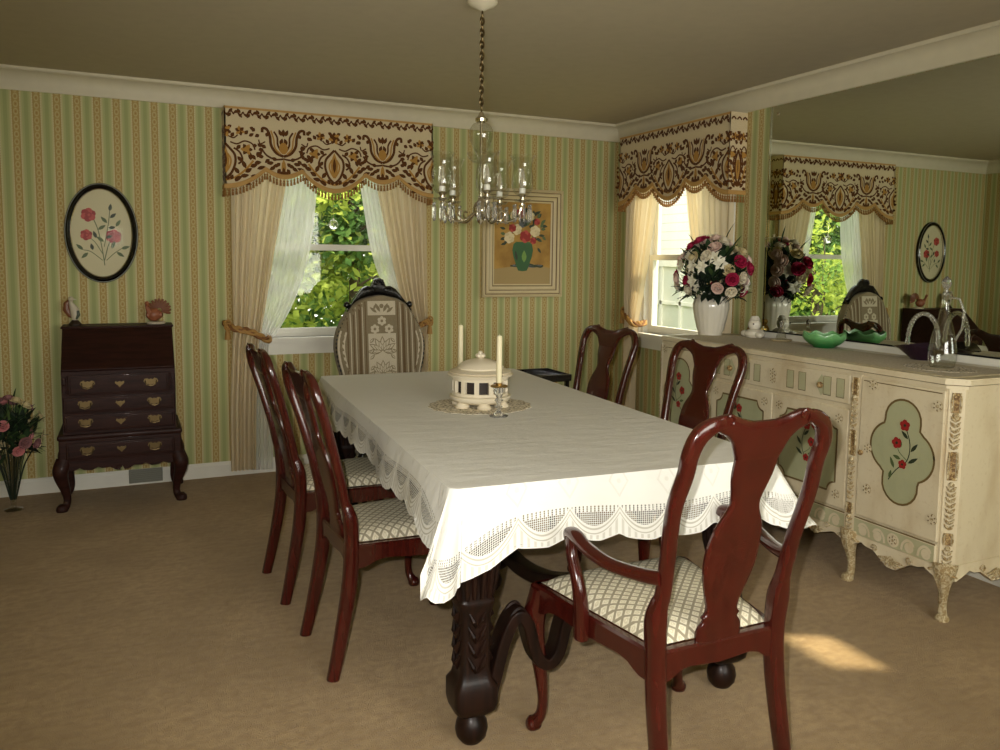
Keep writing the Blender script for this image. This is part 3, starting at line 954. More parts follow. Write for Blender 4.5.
# ------------------------------------------------------------------ dining table
TROT = math.radians(-3.2)
TC = (-2.078, -2.35, 0)
TW, TL = 0.535, 1.115      # half width, half length
def table():
    root = thing('dining_table', 'dark carved oak dining table under the white lace cloth', 'table', TC, TROT)
    mb = MB(); mb.box((-TW, -TL, 0.748), (TW, TL, 0.786), 0.012); mb.build('tabletop', 'carved_oak', root)
    mb = MB()
    for x in (-1, 1):
        mb.box((x * (TW - 0.11), -TL + 0.1, 0.67), (x * (TW - 0.085), TL - 0.1, 0.75), 0.004)
    for y in (-1, 1):
        mb.box((-TW + 0.09, y * (TL - 0.11), 0.67), (TW - 0.09, y * (TL - 0.085), 0.75), 0.004)
    mb.build('apron', 'carved_oak', root)
    def leg(mb, x, y):
        mb.lathe([(0.006, 0.0), (0.030, 0.004), (0.044, 0.022), (0.048, 0.044), (0.044, 0.066), (0.032, 0.084), (0.026, 0.092), (0.034, 0.100)], 20, (x, y, 0))
        sq = [(0.045, 0.098), (0.062, 0.115), (0.066, 0.135), (0.066, 0.185), (0.052, 0.205), (0.046, 0.235), (0.045, 0.30), (0.047, 0.40), (0.054, 0.425), (0.056, 0.44), (0.050, 0.45), (0.054, 0.50), (0.062, 0.58), (0.070, 0.66), (0.072, 0.748)]
        rings = []
        for w, z in sq:
            rings.append([(x + w * math.copysign(abs(math.cos(a)) ** 0.35, math.cos(a)), y + w * math.copysign(abs(math.sin(a)) ** 0.35, math.sin(a)), z) for a in (2 * PI * (q + 0.5) / 16 for q in range(16))])
        mb.loft(rings)
        for fx, fy in ((1, 0), (-1, 0), (0, 1), (0, -1)):          # reeded acanthus above, carved drop below
            for t in (-0.034, -0.012, 0.012, 0.034):
                mb.tube([(x + fx * w + (t * w / 0.055 if fy else 0), y + fy * w + (t * w / 0.055 if fx else 0), z) for w, z in ((0.050, 0.45), (0.057, 0.50), (0.065, 0.58), (0.073, 0.66), (0.074, 0.70))], [0.006, 0.010, 0.011, 0.010, 0.005], 7)
            for q in range(4):
                z = 0.23 + 0.045 * q
                for t in (-1, 1):
                    A = lambda tt, zz, dd: (x + fx * (0.044 + dd) + (tt if fy else 0), y + fy * (0.044 + dd) + (tt if fx else 0), zz)
                    mb.sweep([A(t * 0.003, z, 0.0), A(t * 0.014, z + 0.022, 0.008), A(t * 0.026, z + 0.050, 0.001)], [(0.004, 0.004), (0.010, 0.007), (0.003, 0.003)], (0.3, 0.3, 1), 7)
        return mb
    lx, ly = TW - 0.095, TL - 0.10
    for x in (-lx, lx):
        for y in (-ly, ly):
            leg(MB(), x, y).build('leg', 'carved_oak', root)
    leg(MB(), 0, 0).build('centre_leg', 'carved_oak', root)
    for y in (-1, 1):
        mb = MB()
        # scrolled stretcher springing from the foot blocks, dipping, then rising to the middle
        half = [(0.045, 0.13), (0.062, 0.18), (0.090, 0.29), (0.120, 0.355), (0.145, 0.366), (0.168, 0.335), (0.185, 0.27), (0.205, 0.222), (0.238, 0.205), (0.268, 0.235), (0.285, 0.30), (0.305, 0.352), (0.345, 0.375), (0.40, 0.382)]
        full = [(-lx + d, z) for d, z in half] + [(0.0, 0.384)] + [(lx - d, z) for d, z in reversed(half)]
        P = cr(full, 4)
        mb.sweep([(a, y * ly, z) for a, z in P], [(0.019, 0.036)] * len(P), (0, 1, 0), 16, 0.3)
        for sx in (-1, 1):      # raised bead along the scroll face
            Q = cr([(sx * (lx - d), z) for d, z in half[1:6]], 4)
            for off in (-0.022, 0.022):
                mb.tube([(a, y * ly + off, z + 0.024) for a, z in Q], 0.006, 6)
        mb.build('stretcher', 'carved_oak', root)
    for y in (-1, 1):
        mb = MB()
        P = cr([(y * ly, 0.37), (y * ly * 0.8, 0.34), (y * ly * 0.55, 0.26), (y * ly * 0.3, 0.22), (y * 0.03, 0.24)], 6)
        mb.sweep([(0, a, z) for a, z in P], [(0.035, 0.026)] * len(P), (0, 0, 1), 12, 0.5)
        mb.build('long_stretcher', 'carved_oak', root)
    return root
table()

def tablecloth():
    mb = MB()
    z0 = 0.7905
    r = 0.03
    per = []        # (x, y, nx, ny, corner)
    def side(x0, y0, x1, y1, nx, ny, n):
        for i in range(n):
            t = i / n
            per.append((x0 + (x1 - x0) * t, y0 + (y1 - y0) * t, nx, ny, 0.0))
    w, l = TW + 0.006, TL + 0.006
    def corner(cx, cy, a0, n=22):
        for i in range(n):
            a = a0 + PI / 2 * i / n
            per.append((cx + r * math.cos(a), cy + r * math.sin(a), math.cos(a), math.sin(a), math.sin(PI * i / n)))
    side(-w + r, -l, w - r, -l, 0, -1, 90); corner(w - r, -l + r, -PI / 2)
    side(w, -l + r, w, l - r, 1, 0, 160); corner(w - r, l - r, 0)
    side(w - r, l, -w + r, l, 0, 1, 90); corner(-w + r, l - r, PI / 2)
    side(-w, l - r, -w, -l + r, -1, 0, 160); corner(-w + r, -l + r, PI)
    N = len(per)
    def smooth(k, i, span):      # soften the corner weight along the rim
        return sum(per[(i + d) % N][k] for d in range(-span, span + 1)) / (2 * span + 1)
    u = 0.0
    cols = []
    P = 0.16
    rng = random.Random(3)
    for i in range(N + 1):
        x, y, nx, ny, c = per[i % N]
        cs = smooth(4, i, 16)
        cpk = max(0.0, smooth(4, i, 5) - 0.35) * 1.6
        nx2, ny2 = smooth(2, i, 3), smooth(3, i, 3)
        drop = 0.205
        if nx < -0.5: drop = 0.148
        if nx > 0.5: drop = 0.17
        if ny > 0.5: drop = 0.16
        if ny < -0.5:
            drop = 0.172 + 0.070 * math.exp(-(x + w) / 0.28) + 0.02 * math.sin(x * 6 + 0.6)
        elif nx < -0.5:
            drop += 0.015 * math.exp(-(y + l) / 0.22) + 0.008 * math.sin(u * 7)
        drop += 0.125 * cs ** 1.2
        if i:
            px, py = per[(i - 1) % N][0], per[(i - 1) % N][1]
            u += math.hypot(x - px, y - py) + 0.010 * c * (1 if c > 0 else 0) + 0.006 * c
        q = ((u / P) % 1.0 - 0.5) * 2
        sc = 0.020 * q * q + 0.0035 * abs(math.sin(u * 2 * PI / 0.02))
        col = []
        for k in range(15):
            t = k / 14
            L = drop * t
            if k == 14: L -= sc
            if k == 13: L -= sc * 0.8
            bul = 0.012 * (1 - math.exp(-t * 6)) + 0.018 * t * math.sin(u * 9 + 1.3) * math.sin(u * 3.7) + 0.018 * t
            bul += cs * 0.035 * t + cpk * 0.10 * t ** 1.3
            if k == 0: bul = 0
            flare = 0.04 * smooth(4, i, 24) * t ** 1.2 * (0.25 if nx2 < -0.9 else 1.0) if (x < 0 and y < 0) else 0.0
            zz = z0 - L - (0.0 if k == 0 else 0.004)
            col.append((mb.vert((x + nx2 * bul - flare, y + ny2 * bul, zz)), (u, drop * (1 - t))))
        cols.append(col)
    uvs = {}
    for a, b in zip(cols, cols[1:]):
        for k in range(14):
            f = (a[k][0], b[k][0], b[k + 1][0], a[k + 1][0])
            uvs[len(mb.f)] = [a[k][1], b[k][1], b[k + 1][1], a[k + 1][1]]
            mb.face(f)
    top = [c[0][0] for c in cols[:-1]]
    uvs[len(mb.f)] = [(0.0, 0.9)] * len(top)
    mb.face(top)
    me = bpy.data.meshes.new('tablecloth')
    me.from_pydata([tuple(p) for p in mb.v], [], mb.f)
    me.materials.append(MATS['lace_cloth'])
    uvl = me.uv_layers.new(name='UVMap')
    for p in me.polygons:
        for li, uvc in zip(p.loop_indices, uvs[p.index]):
            uvl.data[li].uv = uvc
    me.polygons.foreach_set('use_smooth', [True] * len(me.polygons))
    me.set_sharp_from_angle(angle=math.radians(60))
    o = bpy.data.objects.new('tablecloth', me); COL.objects.link(o)
    o.location = TC; o.rotation_euler = (0, 0, TROT)
    tag(o, 'white lace tablecloth with scalloped openwork hem draped over the dining table', 'tablecloth')
tablecloth()

# ------------------------------------------------------------------ slant-front desk
def slant_desk():
    root = thing('slant_front_desk', 'dark wooden slant-front desk with four drawers standing against the back wall', 'desk', (-3.508, -0.025, 0))
    up, lo = 0.285, 0.308
    mb = MB()
    prof = [(0.0, 0.41), (0.0, 0.990), (-0.205, 0.990), (-0.215, 0.98), (-0.425, 0.770), (-0.425, 0.41)]
    mb.prism(prof, lambda y, z, d: (d, y, z), -up, up)
    mb.box((-up - 0.008, -0.218, 0.988), (up + 0.008, 0.0, 1.000), 0.004)
    mb.box((-lo - 0.006, -0.452, 0.395), (lo + 0.006, 0.0, 0.425), 0.008)
    mb.box((-lo, -0.442, 0.275), (lo, 0.0, 0.396), 0.004)
    mb.build('carcass', 'desk_wood', root)
    mb = MB()
    d = Vector((0, -0.225, -0.225)).normalized(); nn = Vector((0, -1, 1)).normalized()
    o = Vector((0, -0.213, 0.982))
    L = 0.298
    def lid(u, t, e): return Vector((u, 0, 0)) + o + d * t + nn * e
    rings = []
    for e, ins in ((0.0, 0.0), (0.010, 0.0), (0.016, 0.008)):
        rings.append([lid(u, t, e) for u, t in ((-up + 0.004 + ins, ins), (up - 0.004 - ins, ins), (up - 0.004 - ins, L - ins), (-up + 0.004 + ins, L - ins))])
    mb.loft(rings)
    mb.build('slant_lid', 'desk_wood', root)
    def handle(x, z, y, par):
        hb = MB()
        wing = [(0, 0.022), (0.012, 0.016), (0.022, 0.026), (0.038, 0.020), (0.044, 0.004), (0.034, -0.006), (0.030, -0.018), (0.016, -0.014), (0, -0.024)]
        wing = [(a * 0.86, b * 0.86) for a, b in wing]
        wing = wing + [(-a, b) for a, b in reversed(wing[1:-1])]
        hb.prism(wing, lambda a, b, e: (x + a, y - e, z + b), 0.0, 0.002)
        hb.tube([(x - 0.028, y - 0.002, z + 0.008), (x - 0.028, y - 0.014, z + 0.004), (x - 0.024, y - 0.017, z - 0.014), (x, y - 0.018, z - 0.022), (x + 0.024, y - 0.017, z - 0.014), (x + 0.028, y - 0.014, z + 0.004), (x + 0.028, y - 0.002, z + 0.008)], 0.003, 6)
        hb.build('handle', 'antique_brass', par)
    def drawer(z0, z1, hw, y):
        db = MB()
        db.box((-hw, y - 0.010, z0), (hw, y + 0.02, z1), 0.005)
        db.box((-hw + 0.012, y - 0.013, z0 + 0.010), (hw - 0.012, y, z1 - 0.010), 0.003)
        dr = db.build('drawer', 'desk_wood', root)
        z = (z0 + z1) / 2
        handle(-hw * 0.62, z + 0.004, y - 0.013, dr); handle(hw * 0.62, z + 0.004, y - 0.013, dr)
        eb = MB()
        es = [(0, 0.020), (0.014, 0.014), (0.026, 0.022), (0.030, 0.008), (0.018, -0.004), (0.010, -0.010), (0, -0.024)]
        es = [(a * 0.8, b * 0.8) for a, b in es]
        es = es + [(-a, b) for a, b in reversed(es[1:-1])]
        eb.prism(es, lambda a, b, e: (a, y - 0.013 - e, z + b), 0.0, 0.002)
        eb.build('escutcheon', 'antique_brass', dr)
    drawer(0.640, 0.750, up - 0.030, -0.427)
    drawer(0.542, 0.628, up - 0.006, -0.427)
    drawer(0.440, 0.530, up - 0.006, -0.427)
    drawer(0.288, 0.378, lo - 0.035, -0.444)
    for s in (-1, 1):
        mb = MB(); mb.box((s * (up - 0.024), -0.432, 0.645), (s * (up - 0.004), -0.41, 0.745), 0.003)
        mb.ball((s * (up - 0.014), -0.436, 0.70), 0.006, 8, 6)
        mb.build('lid_support', 'desk_wood', root)
    # shaped skirt
    mb = MB()
    sk = [(-lo + 0.02, 0.278)]
    bot = [(-0.27, 0.232), (-0.24, 0.226), (-0.21, 0.238), (-0.19, 0.226), (-0.15, 0.222), (-0.12, 0.238), (-0.10, 0.230), (-0.06, 0.232), (-0.035, 0.215), (-0.012, 0.212), (0.0, 0.235)]
    sk += bot + [(-a, b) for a, b in reversed(bot[:-1])] + [(lo - 0.02, 0.278)]
    mb.prism(sk, lambda a, b, e: (a, e, b), -0.44, -0.42)
    mb.tube([(0.012 * math.cos(a) - 0.016, -0.442, 0.226 + 0.012 * math.sin(a)) for a in [0.4 * i for i in range(14)]], 0.003, 5)
    for s in (-1, 1):
        mb.box((s * (lo - 0.02), -0.42, 0.225), (s * (lo - 0.004), -0.02, 0.28))
    mb.build('skirt', 'desk_wood', root, smooth=False)
    for x in (-1, 1):
        for y in (-0.405, -0.05):
            mb = MB()
            cabriole(mb, x * (lo - 0.022), y, 0.285, 0.7 * x, -0.7 if y < -0.2 else -0.1, 1.35)
            mb.build('leg', 'desk_wood', root)
slant_desk()

# ------------------------------------------------------------------ painted sideboard
SBX, SBY, LS, ZT = -0.30, -2.385, 1.96, 0.9685
def sideboard():
    root = thing('sideboard', 'long antique cream painted sideboard with carved skirt and flower panels below the mirror', 'sideboard', (SBX, SBY, 0))
    def F(u, z, d): return (-0.27 - d, LS / 2 - u, z * 0.988)
    plan = lambda e: [(0 - e, -0.045), (0.045, 0 + e), (LS - 0.045, 0 + e), (LS + e, -0.045), (LS + e, -0.535), (0 - e, -0.535)]
    def slab(mb, e, z0, z1):
        mb.prism(plan(e), lambda a, b, z: F(a, z, b), z0, z1)
    mb = MB(); slab(mb, 0.0, 0.225, 0.945)
    # plain recessed frame lines on the near end panel
    mb.build('carcass', 'antique_cream', root, smooth=False)
    mb = MB(); slab(mb, 0.010, 0.940, 0.952); mb.mat = 1; slab(mb, 0.004, 0.950, 0.957); mb.mat = 0; slab(mb, 0.018, 0.956, 0.974); slab(mb, 0.013, 0.973, 0.980)
    mb.build('top', ['antique_cream', 'panel_line'], root, smooth=False)
    def rosette(pt, u, z, r=0.026):
        for i in range(6):
            a = 2 * PI * i / 6
            pt.disc(u + r * 0.62 * math.cos(a), z + r * 0.62 * math.sin(a), r * 0.36, 0, 7, lift=0.006)
        pt.disc(u, z, r * 0.95, 1, 12, lift=0.003)
        pt.disc(u, z, r * 0.3, 1, 8, lift=0.007)
        for i in range(6):
            a = 2 * PI * i / 6 + 0.52
            pt.disc(u + r * 0.65 * math.cos(a), z + r * 0.65 * math.sin(a), r * 0.15, 2, 5, lift=0.007)
    DM = ['antique_cream', 'carved_cream', 'panel_line', 'sage_panel', 'painted_red', 'painted_leaf', 'painted_dark_leaf', 'sage_pale']
    def board(u0, u1, z0, z1, th=0.012):
        b = MB(); b.box(F(u0, z0, -0.004), F(u1, z1, th), 0.004)
        return b, Pat(b, lambda u, z, l: F(u, z, th + l), 0.001)
    def outline(pt, pts, w, mat):
        pt.stroke(pts + pts[:2], w, mat, sub=1, lift=0.0025)
    def spray(pt, cu, cz, s=1.0, m=1):
        stem = [(cu - m * 0.055 * s, cz - 0.13 * s), (cu - m * 0.02 * s, cz - 0.08 * s), (cu + m * 0.03 * s, cz - 0.03 * s), (cu + m * 0.04 * s, cz + 0.04 * s), (cu + m * 0.015 * s, cz + 0.11 * s)]
        pt.stroke(stem, 0.004 * s, 6, lift=0.003)
        pt.stroke([(cu + m * 0.03 * s, cz - 0.03 * s), (cu - m * 0.01 * s, cz + 0.0 * s), (cu - m * 0.02 * s, cz + 0.035 * s)], 0.003 * s, 5, lift=0.003)
        for a, b, ang, L in ((-0.03, -0.075, 2.0, 0.05), (0.035, -0.04, 0.6, 0.055), (0.045, 0.01, 0.9, 0.05), (0.03, 0.06, 2.4, 0.045), (0.0, 0.02, 1.9, 0.04), (-0.05, -0.125, 1.4, 0.04), (0.0, -0.03, 2.9, 0.04)):
            an = ang if m > 0 else PI - ang
            pt.leaf(cu + m * a * s, cz + b * s, an, L * s, 0.008 * s, 6 if a > 0 else 5, lift=0.0035)
        for a, b, r in ((0.012, 0.115, 0.022), (-0.022, 0.035, 0.022), (0.01, -0.05, 0.018)):
            for i in range(5):
                q = 2 * PI * i / 5 + a * 30
                pt.disc(cu + m * a * s + r * 0.6 * s * math.cos(q), cz + b * s + r * 0.6 * s * math.sin(q), r * 0.55 * s, 4, 7, lift=0.004)
            pt.disc(cu + m * a * s, cz + b * s, r * 0.3 * s, 6, 6, lift=0.005)
    # side doors with lobed panels
    def lobed(cu, cz):
        pts = []
        circ = [(0, 0.135, 0.085), (0, -0.138, 0.085), (-0.045, 0.01, 0.108), (0.045, -0.01, 0.108), (0, 0.0, 0.13)]
        for i in range(64):
            a = 2 * PI * i / 64
            c, s = math.cos(a), math.sin(a)
            best = 0
            for x, y, r in circ:
                b = c * x + s * y
                q = b * b - (x * x + y * y - r * r)
                if q >= 0: best = max(best, b + math.sqrt(q))
            pts.append((cu + best * c, cz + best * s))
        return pts
    for (u0, u1, m) in ((0.055, 0.455, -1), (1.515, 1.915, 1)):
        b, pt = board(u0, u1, 0.315, 0.930)
        cu, cz = (u0 + u1) / 2 + 0.018 * m, 0.645
        L = lobed(cu, cz)
        pt.poly(L, 3); outline(pt, L, 0.009, 2)
        spray(pt, cu, cz, 1.0, m)
        for a, z in ((-0.155, 0.26), (0.155, 0.22), (-0.16, -0.20), (0.16, -0.24)):
            rosette(pt, cu + a, cz + z, 0.024)
        rosette(pt, cu - 0.165 * m * 1.0, cz - 0.02, 0.022)
        pt.stroke([(u0 + 0.012, 0.918), (u1 - 0.012, 0.918)], 0.004, 2, sub=1)
        d = b.build('door', DM, root, angle=30)
        k = MB(); k.lathe([(0.004, 0), (0.005, 0.006), (0.011, 0.012), (0.009, 0.02), (0.0, 0.022)], 12)
        k.T = None
        kb = MB(); kb.ball(F(u0 + 0.02 if m > 0 else u1 - 0.02, 0.60, 0.022), 0.012, 12, 8); kb.build('door_knob', 'carved_gilt', d)
    # centre doors with notched panels
    for (u0, u1, m) in ((0.510, 0.978, 1), (0.984, 1.452, -1)):
        b, pt = board(u0, u1, 0.315, 0.775)
        cu, cz, hw, hh, n = (u0 + u1) / 2, 0.552, 0.178, 0.168, 0.045
        pts = []
        for sx, sy, a0 in ((1, 1, 1.5 * PI), (-1, 1, 0.0), (-1, -1, 0.5 * PI), (1, -1, PI)):
            cx, cy = cu + sx * hw, cz + sy * hh
            seq = [(cx + n * math.cos(a0 - q * PI / 10), cy + n * math.sin(a0 - q * PI / 10)) for q in range(6)]
            pts += seq
        pt.poly(pts, 3); outline(pt, pts, 0.009, 2)
        spray(pt, cu - 0.01 * m, cz, 0.95, m)
        pt.rose(cu - m * 0.09, cz + 0.06, 0.035, (4, 4, 6)); pt.rose(cu - m * 0.05, cz + 0.12, 0.028, (4, 4, 6))
        for sx in (-1, 1):
            for sy in (-1, 1):
                rosette(pt, cu + sx * (hw + 0.008), cz + sy * (hh + 0.008), 0.024)
        d = b.build('door', DM, root, angle=30)
        kb = MB(); kb.ball(F(u1 - 0.02 if m > 0 else u0 + 0.02, 0.56, 0.02), 0.010, 12, 8); kb.build('door_knob', 'carved_gilt', d)
    # centre drawer
    b, pt = board(0.510, 1.452, 0.797, 0.930)
    for i in range(12):
        u = 0.56 + i * 0.0765
        if i in (2, 9) or i in (5, 6): continue
        pt.poly([(u - 0.022, 0.822), (u + 0.022, 0.822), (u + 0.022, 0.908), (u - 0.022, 0.908)], 7)
        outline(pt, [(u - 0.022, 0.822), (u + 0.022, 0.822), (u + 0.022, 0.908), (u - 0.022, 0.908)], 0.003, 2)
    rosette(pt, 0.981, 0.880, 0.024); rosette(pt, 0.981, 0.846, 0.020)
    for u in (0.67, 1.29):
        pt.poly([(u - 0.034, 0.864), (u, 0.915), (u + 0.034, 0.864), (u, 0.813)], 7)
    d = b.build('drawer', DM, root, angle=30)
    for u in (0.67, 1.29):
        kb = MB(); kb.ball(F(u, 0.864, 0.024), 0.015, 12, 8); kb.tube([F(u, 0.864, 0.005), F(u, 0.864, 0.02)], 0.006); kb.build('drawer_knob', 'carved_gilt', d)
    # wave-scroll frieze
    b, pt = board(0.05, LS - 0.05, 0.222, 0.306, 0.008)
    pt.poly([(0.055, 0.226), (LS - 0.055, 0.226), (LS - 0.055, 0.296), (0.055, 0.296)], 7)
    pt.stroke([(0.05, 0.303), (LS - 0.05, 0.303)], 0.006, 2, sub=1)
    def wave(u, s):
        pt.disc(u, 0.252, 0.022, 0, 12, lift=0.002)
        pt.stroke([(u - s * 0.036, 0.234), (u - s * 0.030, 0.262), (u - s * 0.010, 0.281), (u + s * 0.012, 0.277), (u + s * 0.022, 0.262)], 0.011, 0, lift=0.003)
    for c0, c1, n in ((0.06, 0.45, 4), (0.52, 1.45, 10), (1.52, 1.91, 4)):
        st = (c1 - c0) / (n + 1)
        for i in range(n + 1):
            u = c0 + st * (i + 0.5)
            if abs(u - (c0 + c1) / 2) < st * 0.4:
                pt.disc(u, 0.260, 0.030, 0, 14, lift=0.002); rosette(pt, u, 0.260, 0.022)
            else:
                wave(u, 1 if u > (c0 + c1) / 2 else -1)
    b.build('frieze', DM, root, angle=30)
    # carved pilasters
    for u in (0.016, 0.482, 1.483, LS - 0.016):
        mb = MB()
        corner = u < 0.1 or u > LS - 0.1
        if corner:
            s = -1 if u < 0.1 else 1
            cu = 0.0225 if s < 0 else LS - 0.0225
            ax = Vector((-0.7071, -s * 0.7071, 0)); tx = Vector((0.7071, -s * 0.7071, 0))
            o = Vector(F(cu, 0, -0.0225))
            G = lambda t, z, d: o + tx * t + ax * d + Vector((0, 0, z * 0.988))
        else:
            G = lambda t, z, d: Vector(F(u + t, z, d))
        def bx(t, z0, z1, d, m):
            mb.mat = m
            mb.prism([(-t, z0), (t, z0), (t, z1), (-t, z1)], lambda a, b_, e: G(a, b_, e), -0.004, d)
        bx(0.027, 0.222, 0.942, 0.010, 0)
        for z0, z1 in ((0.845, 0.925), (0.575, 0.69), (0.31, 0.36)):
            bx(0.010, z0, z1, 0.013, 2)
            for s2 in (-1, 1):
                mb.mat = 1; mb.tube([G(s2 * 0.014, z0, 0.012), G(s2 * 0.017, (z0 + z1) / 2, 0.015), G(s2 * 0.013, z1, 0.012)], 0.004, 6)
        mb.mat = 1
        def leafrow(z0, z1):
            z = z0
            while z < z1:
                for s2 in (-1, 1):
                    mb.sweep([G(0, z, 0.012), G(s2 * 0.008, z + 0.010, 0.017), G(s2 * 0.018, z + 0.022, 0.012)], [(0.003, 0.003), (0.007, 0.006), (0.002, 0.002)], (1, 0, 0), 7)
                z += 0.022
            mb.ball(tuple(G(0, z1 + 0.008, 0.014)), 0.011, 10, 6)
        leafrow(0.70, 0.82); leafrow(0.375, 0.55); leafrow(0.225, 0.29)
        mb.ball(tuple(G(0, 0.835, 0.012)), 0.013, 10, 6)
        mb.build('pilaster', ['antique_cream', 'carved_cream', 'carved_gilt'], root, angle=50)
    # carved skirt
    mb = MB()
    def skirt(path, prof, G):
        n = 80
        for side in (0, 1):
            pass
        rings = []
        for i in range(n + 1):
            t = i / n
            zb = interp(prof, t)
            rings.append([G(t, 0.228, 0.004), G(t, 0.228, -0.018), G(t, zb, -0.018), G(t, zb - 0.004, 0.0), G(t, zb, 0.012), G(t, zb + 0.012, 0.008)])
        mb.loft(rings)
    SK = [(0.0, 0.165), (0.10, 0.185), (0.16, 0.200), (0.22, 0.188), (0.30, 0.185), (0.38, 0.160), (0.46, 0.135), (0.54, 0.135), (0.62, 0.160), (0.70, 0.185), (0.78, 0.188), (0.84, 0.200), (0.90, 0.185), (1.0, 0.165)]
    SK2 = [(0.0, 0.165), (0.05, 0.185), (0.09, 0.200), (0.13, 0.185), (0.20, 0.16), (0.27, 0.185), (0.34, 0.20), (0.42, 0.165), (0.5, 0.13), (0.58, 0.165), (0.66, 0.20), (0.73, 0.185), (0.80, 0.16), (0.87, 0.185), (0.91, 0.200), (0.95, 0.185), (1.0, 0.165)]
    skirt(None, SK, lambda t, z, d: F(0.03 + 0.46 * t, z, d))
    skirt(None, SK2, lambda t, z, d: F(0.48 + 1.01 * t, z, d))
    skirt(None, SK, lambda t, z, d: F(1.48 + 0.46 * t, z, d))
    skirt(None, SK, lambda t, z, d: (-0.23 + 0.49 * t, -LS / 2 - d, z * 0.988))
    skirt(None, SK, lambda t, z, d: (-0.23 + 0.49 * t, LS / 2 + d, z * 0.988))
    mb.mat = 1
    def carving(G, c, w, zc):
        for i in range(7):
            a = PI * (0.1 + 0.8 * i / 6)
            mb.sweep([G(c, zc + 0.035, 0.012), G(c + 0.5 * w * math.cos(a), zc + 0.03 - 0.02 * math.sin(a), 0.020), G(c + w * math.cos(a), zc + 0.032 - 0.045 * math.sin(a), 0.012)], [(0.003, 0.003), (0.007, 0.006), (0.003, 0.003)], (1, 0, 0), 7)
        for s in (-1, 1):
            mb.tube([G(c + s * (w + 0.02 + 0.016 * math.cos(a) * (1 - a / 10)), zc + 0.045 + 0.016 * math.sin(a) * (1 - a / 10), 0.012) for a in [0.5 * i for i in range(14)]], 0.004, 6)
    GF = lambda u, z, d: F(u, z, d)
    carving(GF, 0.26, 0.065, 0.150); carving(GF, 1.71, 0.065, 0.150); carving(GF, 0.985, 0.085, 0.148); carving(GF, 0.68, 0.05, 0.172); carving(GF, 1.29, 0.05, 0.172)
    carving(lambda u, z, d: (-0.23 + u, -LS / 2 - d, z * 0.988), 0.245, 0.065, 0.150)
    mb.build('carved_skirt', ['antique_cream', 'carved_cream'], root, angle=50)
    # slim scrolled legs
    for (u, d, ou, od) in ((0.025, -0.022, -0.6, 0.8), (0.482, -0.010, 0, 1), (1.483, -0.010, 0, 1), (LS - 0.025, -0.022, 0.6, 0.8), (0.03, -0.50, -0.6, -0.2), (LS - 0.03, -0.50, 0.6, -0.2)):
        mb = MB()
        tab = cr([(0.0, 0.232, 0.046), (0.006, 0.205, 0.041), (0.008, 0.175, 0.032), (0.002, 0.135, 0.022), (-0.008, 0.09, 0.0165), (-0.010, 0.05, 0.0155), (-0.002, 0.022, 0.018), (0.010, 0.010, 0.026), (0.010, 0.0, 0.024)], 4)
        mb.sweep([F(u + ou * o, max(z, 0), d + od * o) for o, z, r in tab], [(r, r) for o, z, r in tab], n=14, p=0.8)
        for s in (-1, 1):      # acanthus on the knee
            mb.sweep([F(u + s * 0.006, 0.215, d + 0.036), F(u + s * 0.014, 0.18, d + 0.036), F(u + s * 0.006, 0.13, d + 0.022)], [(0.004, 0.004), (0.008, 0.006), (0.002, 0.002)], (1, 0, 0), 7)
            mb.sweep([F(u + s * 0.02, 0.215, d + 0.03), F(u + s * 0.045, 0.200, d + 0.028), F(u + s * 0.065, 0.196, d + 0.012)], [(0.005, 0.005), (0.010, 0.007), (0.003, 0.003)], (0, 0, 1), 7)
        mb.build('leg', 'carved_cream' if d > -0.1 else 'antique_cream', root)
sideboard()

# long runner on the sideboard
def runner():
    mb = MB()
    w, l = 0.205, 0.935
    pts = []
    n = 60
    for (x0, y0, x1, y1) in ((-w, l, -w, -l), (-w, -l, w, -l), (w, -l, w, l), (w, l, -w, l)):
        k = max(int(math.hypot(x1 - x0, y1 - y0) / 0.02), 4)
        for i in range(k):
            t = i / k
            dx, dy = y1 - y0, -(x1 - x0)
            q = math.hypot(dx, dy)
            s = 0.006 * abs(math.sin(PI * i / 3))
            pts.append((x0 + (x1 - x0) * t - dx / q * 0 + (-s if x0 == x1 and x0 < 0 else s if x0 == x1 else 0), y0 + (y1 - y0) * t))
    mb.prism(pts, lambda a, b, z: (a, b, z), 0.0, 0.0015)
    o = mb.build('table_runner', 'runner_tan', None, (-0.335, SBY, ZT), smooth=False)
    tag(o, 'long tan lace runner lying along the sideboard top', 'table runner')
runner()

# wall mirror above the sideboard
root = thing('wall_mirror', 'large frameless wall mirror above the painted sideboard', 'mirror', (0, -2.72, 1.0))
mb = MB(); mb.box((-0.010, -1.045, 0.006), (-0.001, 1.05, 1.316)); mb.build('mirror_pane', 'mirror_glass', root, smooth=False)
mb = MB(); mb.box((-0.013, -1.045, 0.0), (-0.001, 1.05, 0.008)); mb.build('bottom_channel', 'black_metal', root, smooth=False)
mb = MB(); mb.box((-0.014, 1.046, 0.008), (-0.001, 1.054, 1.316)); mb.build('edge_strip', 'mirror_glass', root, smooth=False)
mb = MB(); mb.box((-0.016, 0.985, 1.262), (-0.009, 1.003, 1.28), 0.002); mb.build('mirror_clip', 'silver_metal', root)
mb = MB(); mb.box((-0.016, -3.45, 0.955), (0.0, -1.66, 0.999), 0.002); struct(mb.build('trim_5', 'white_trim', smooth=False))

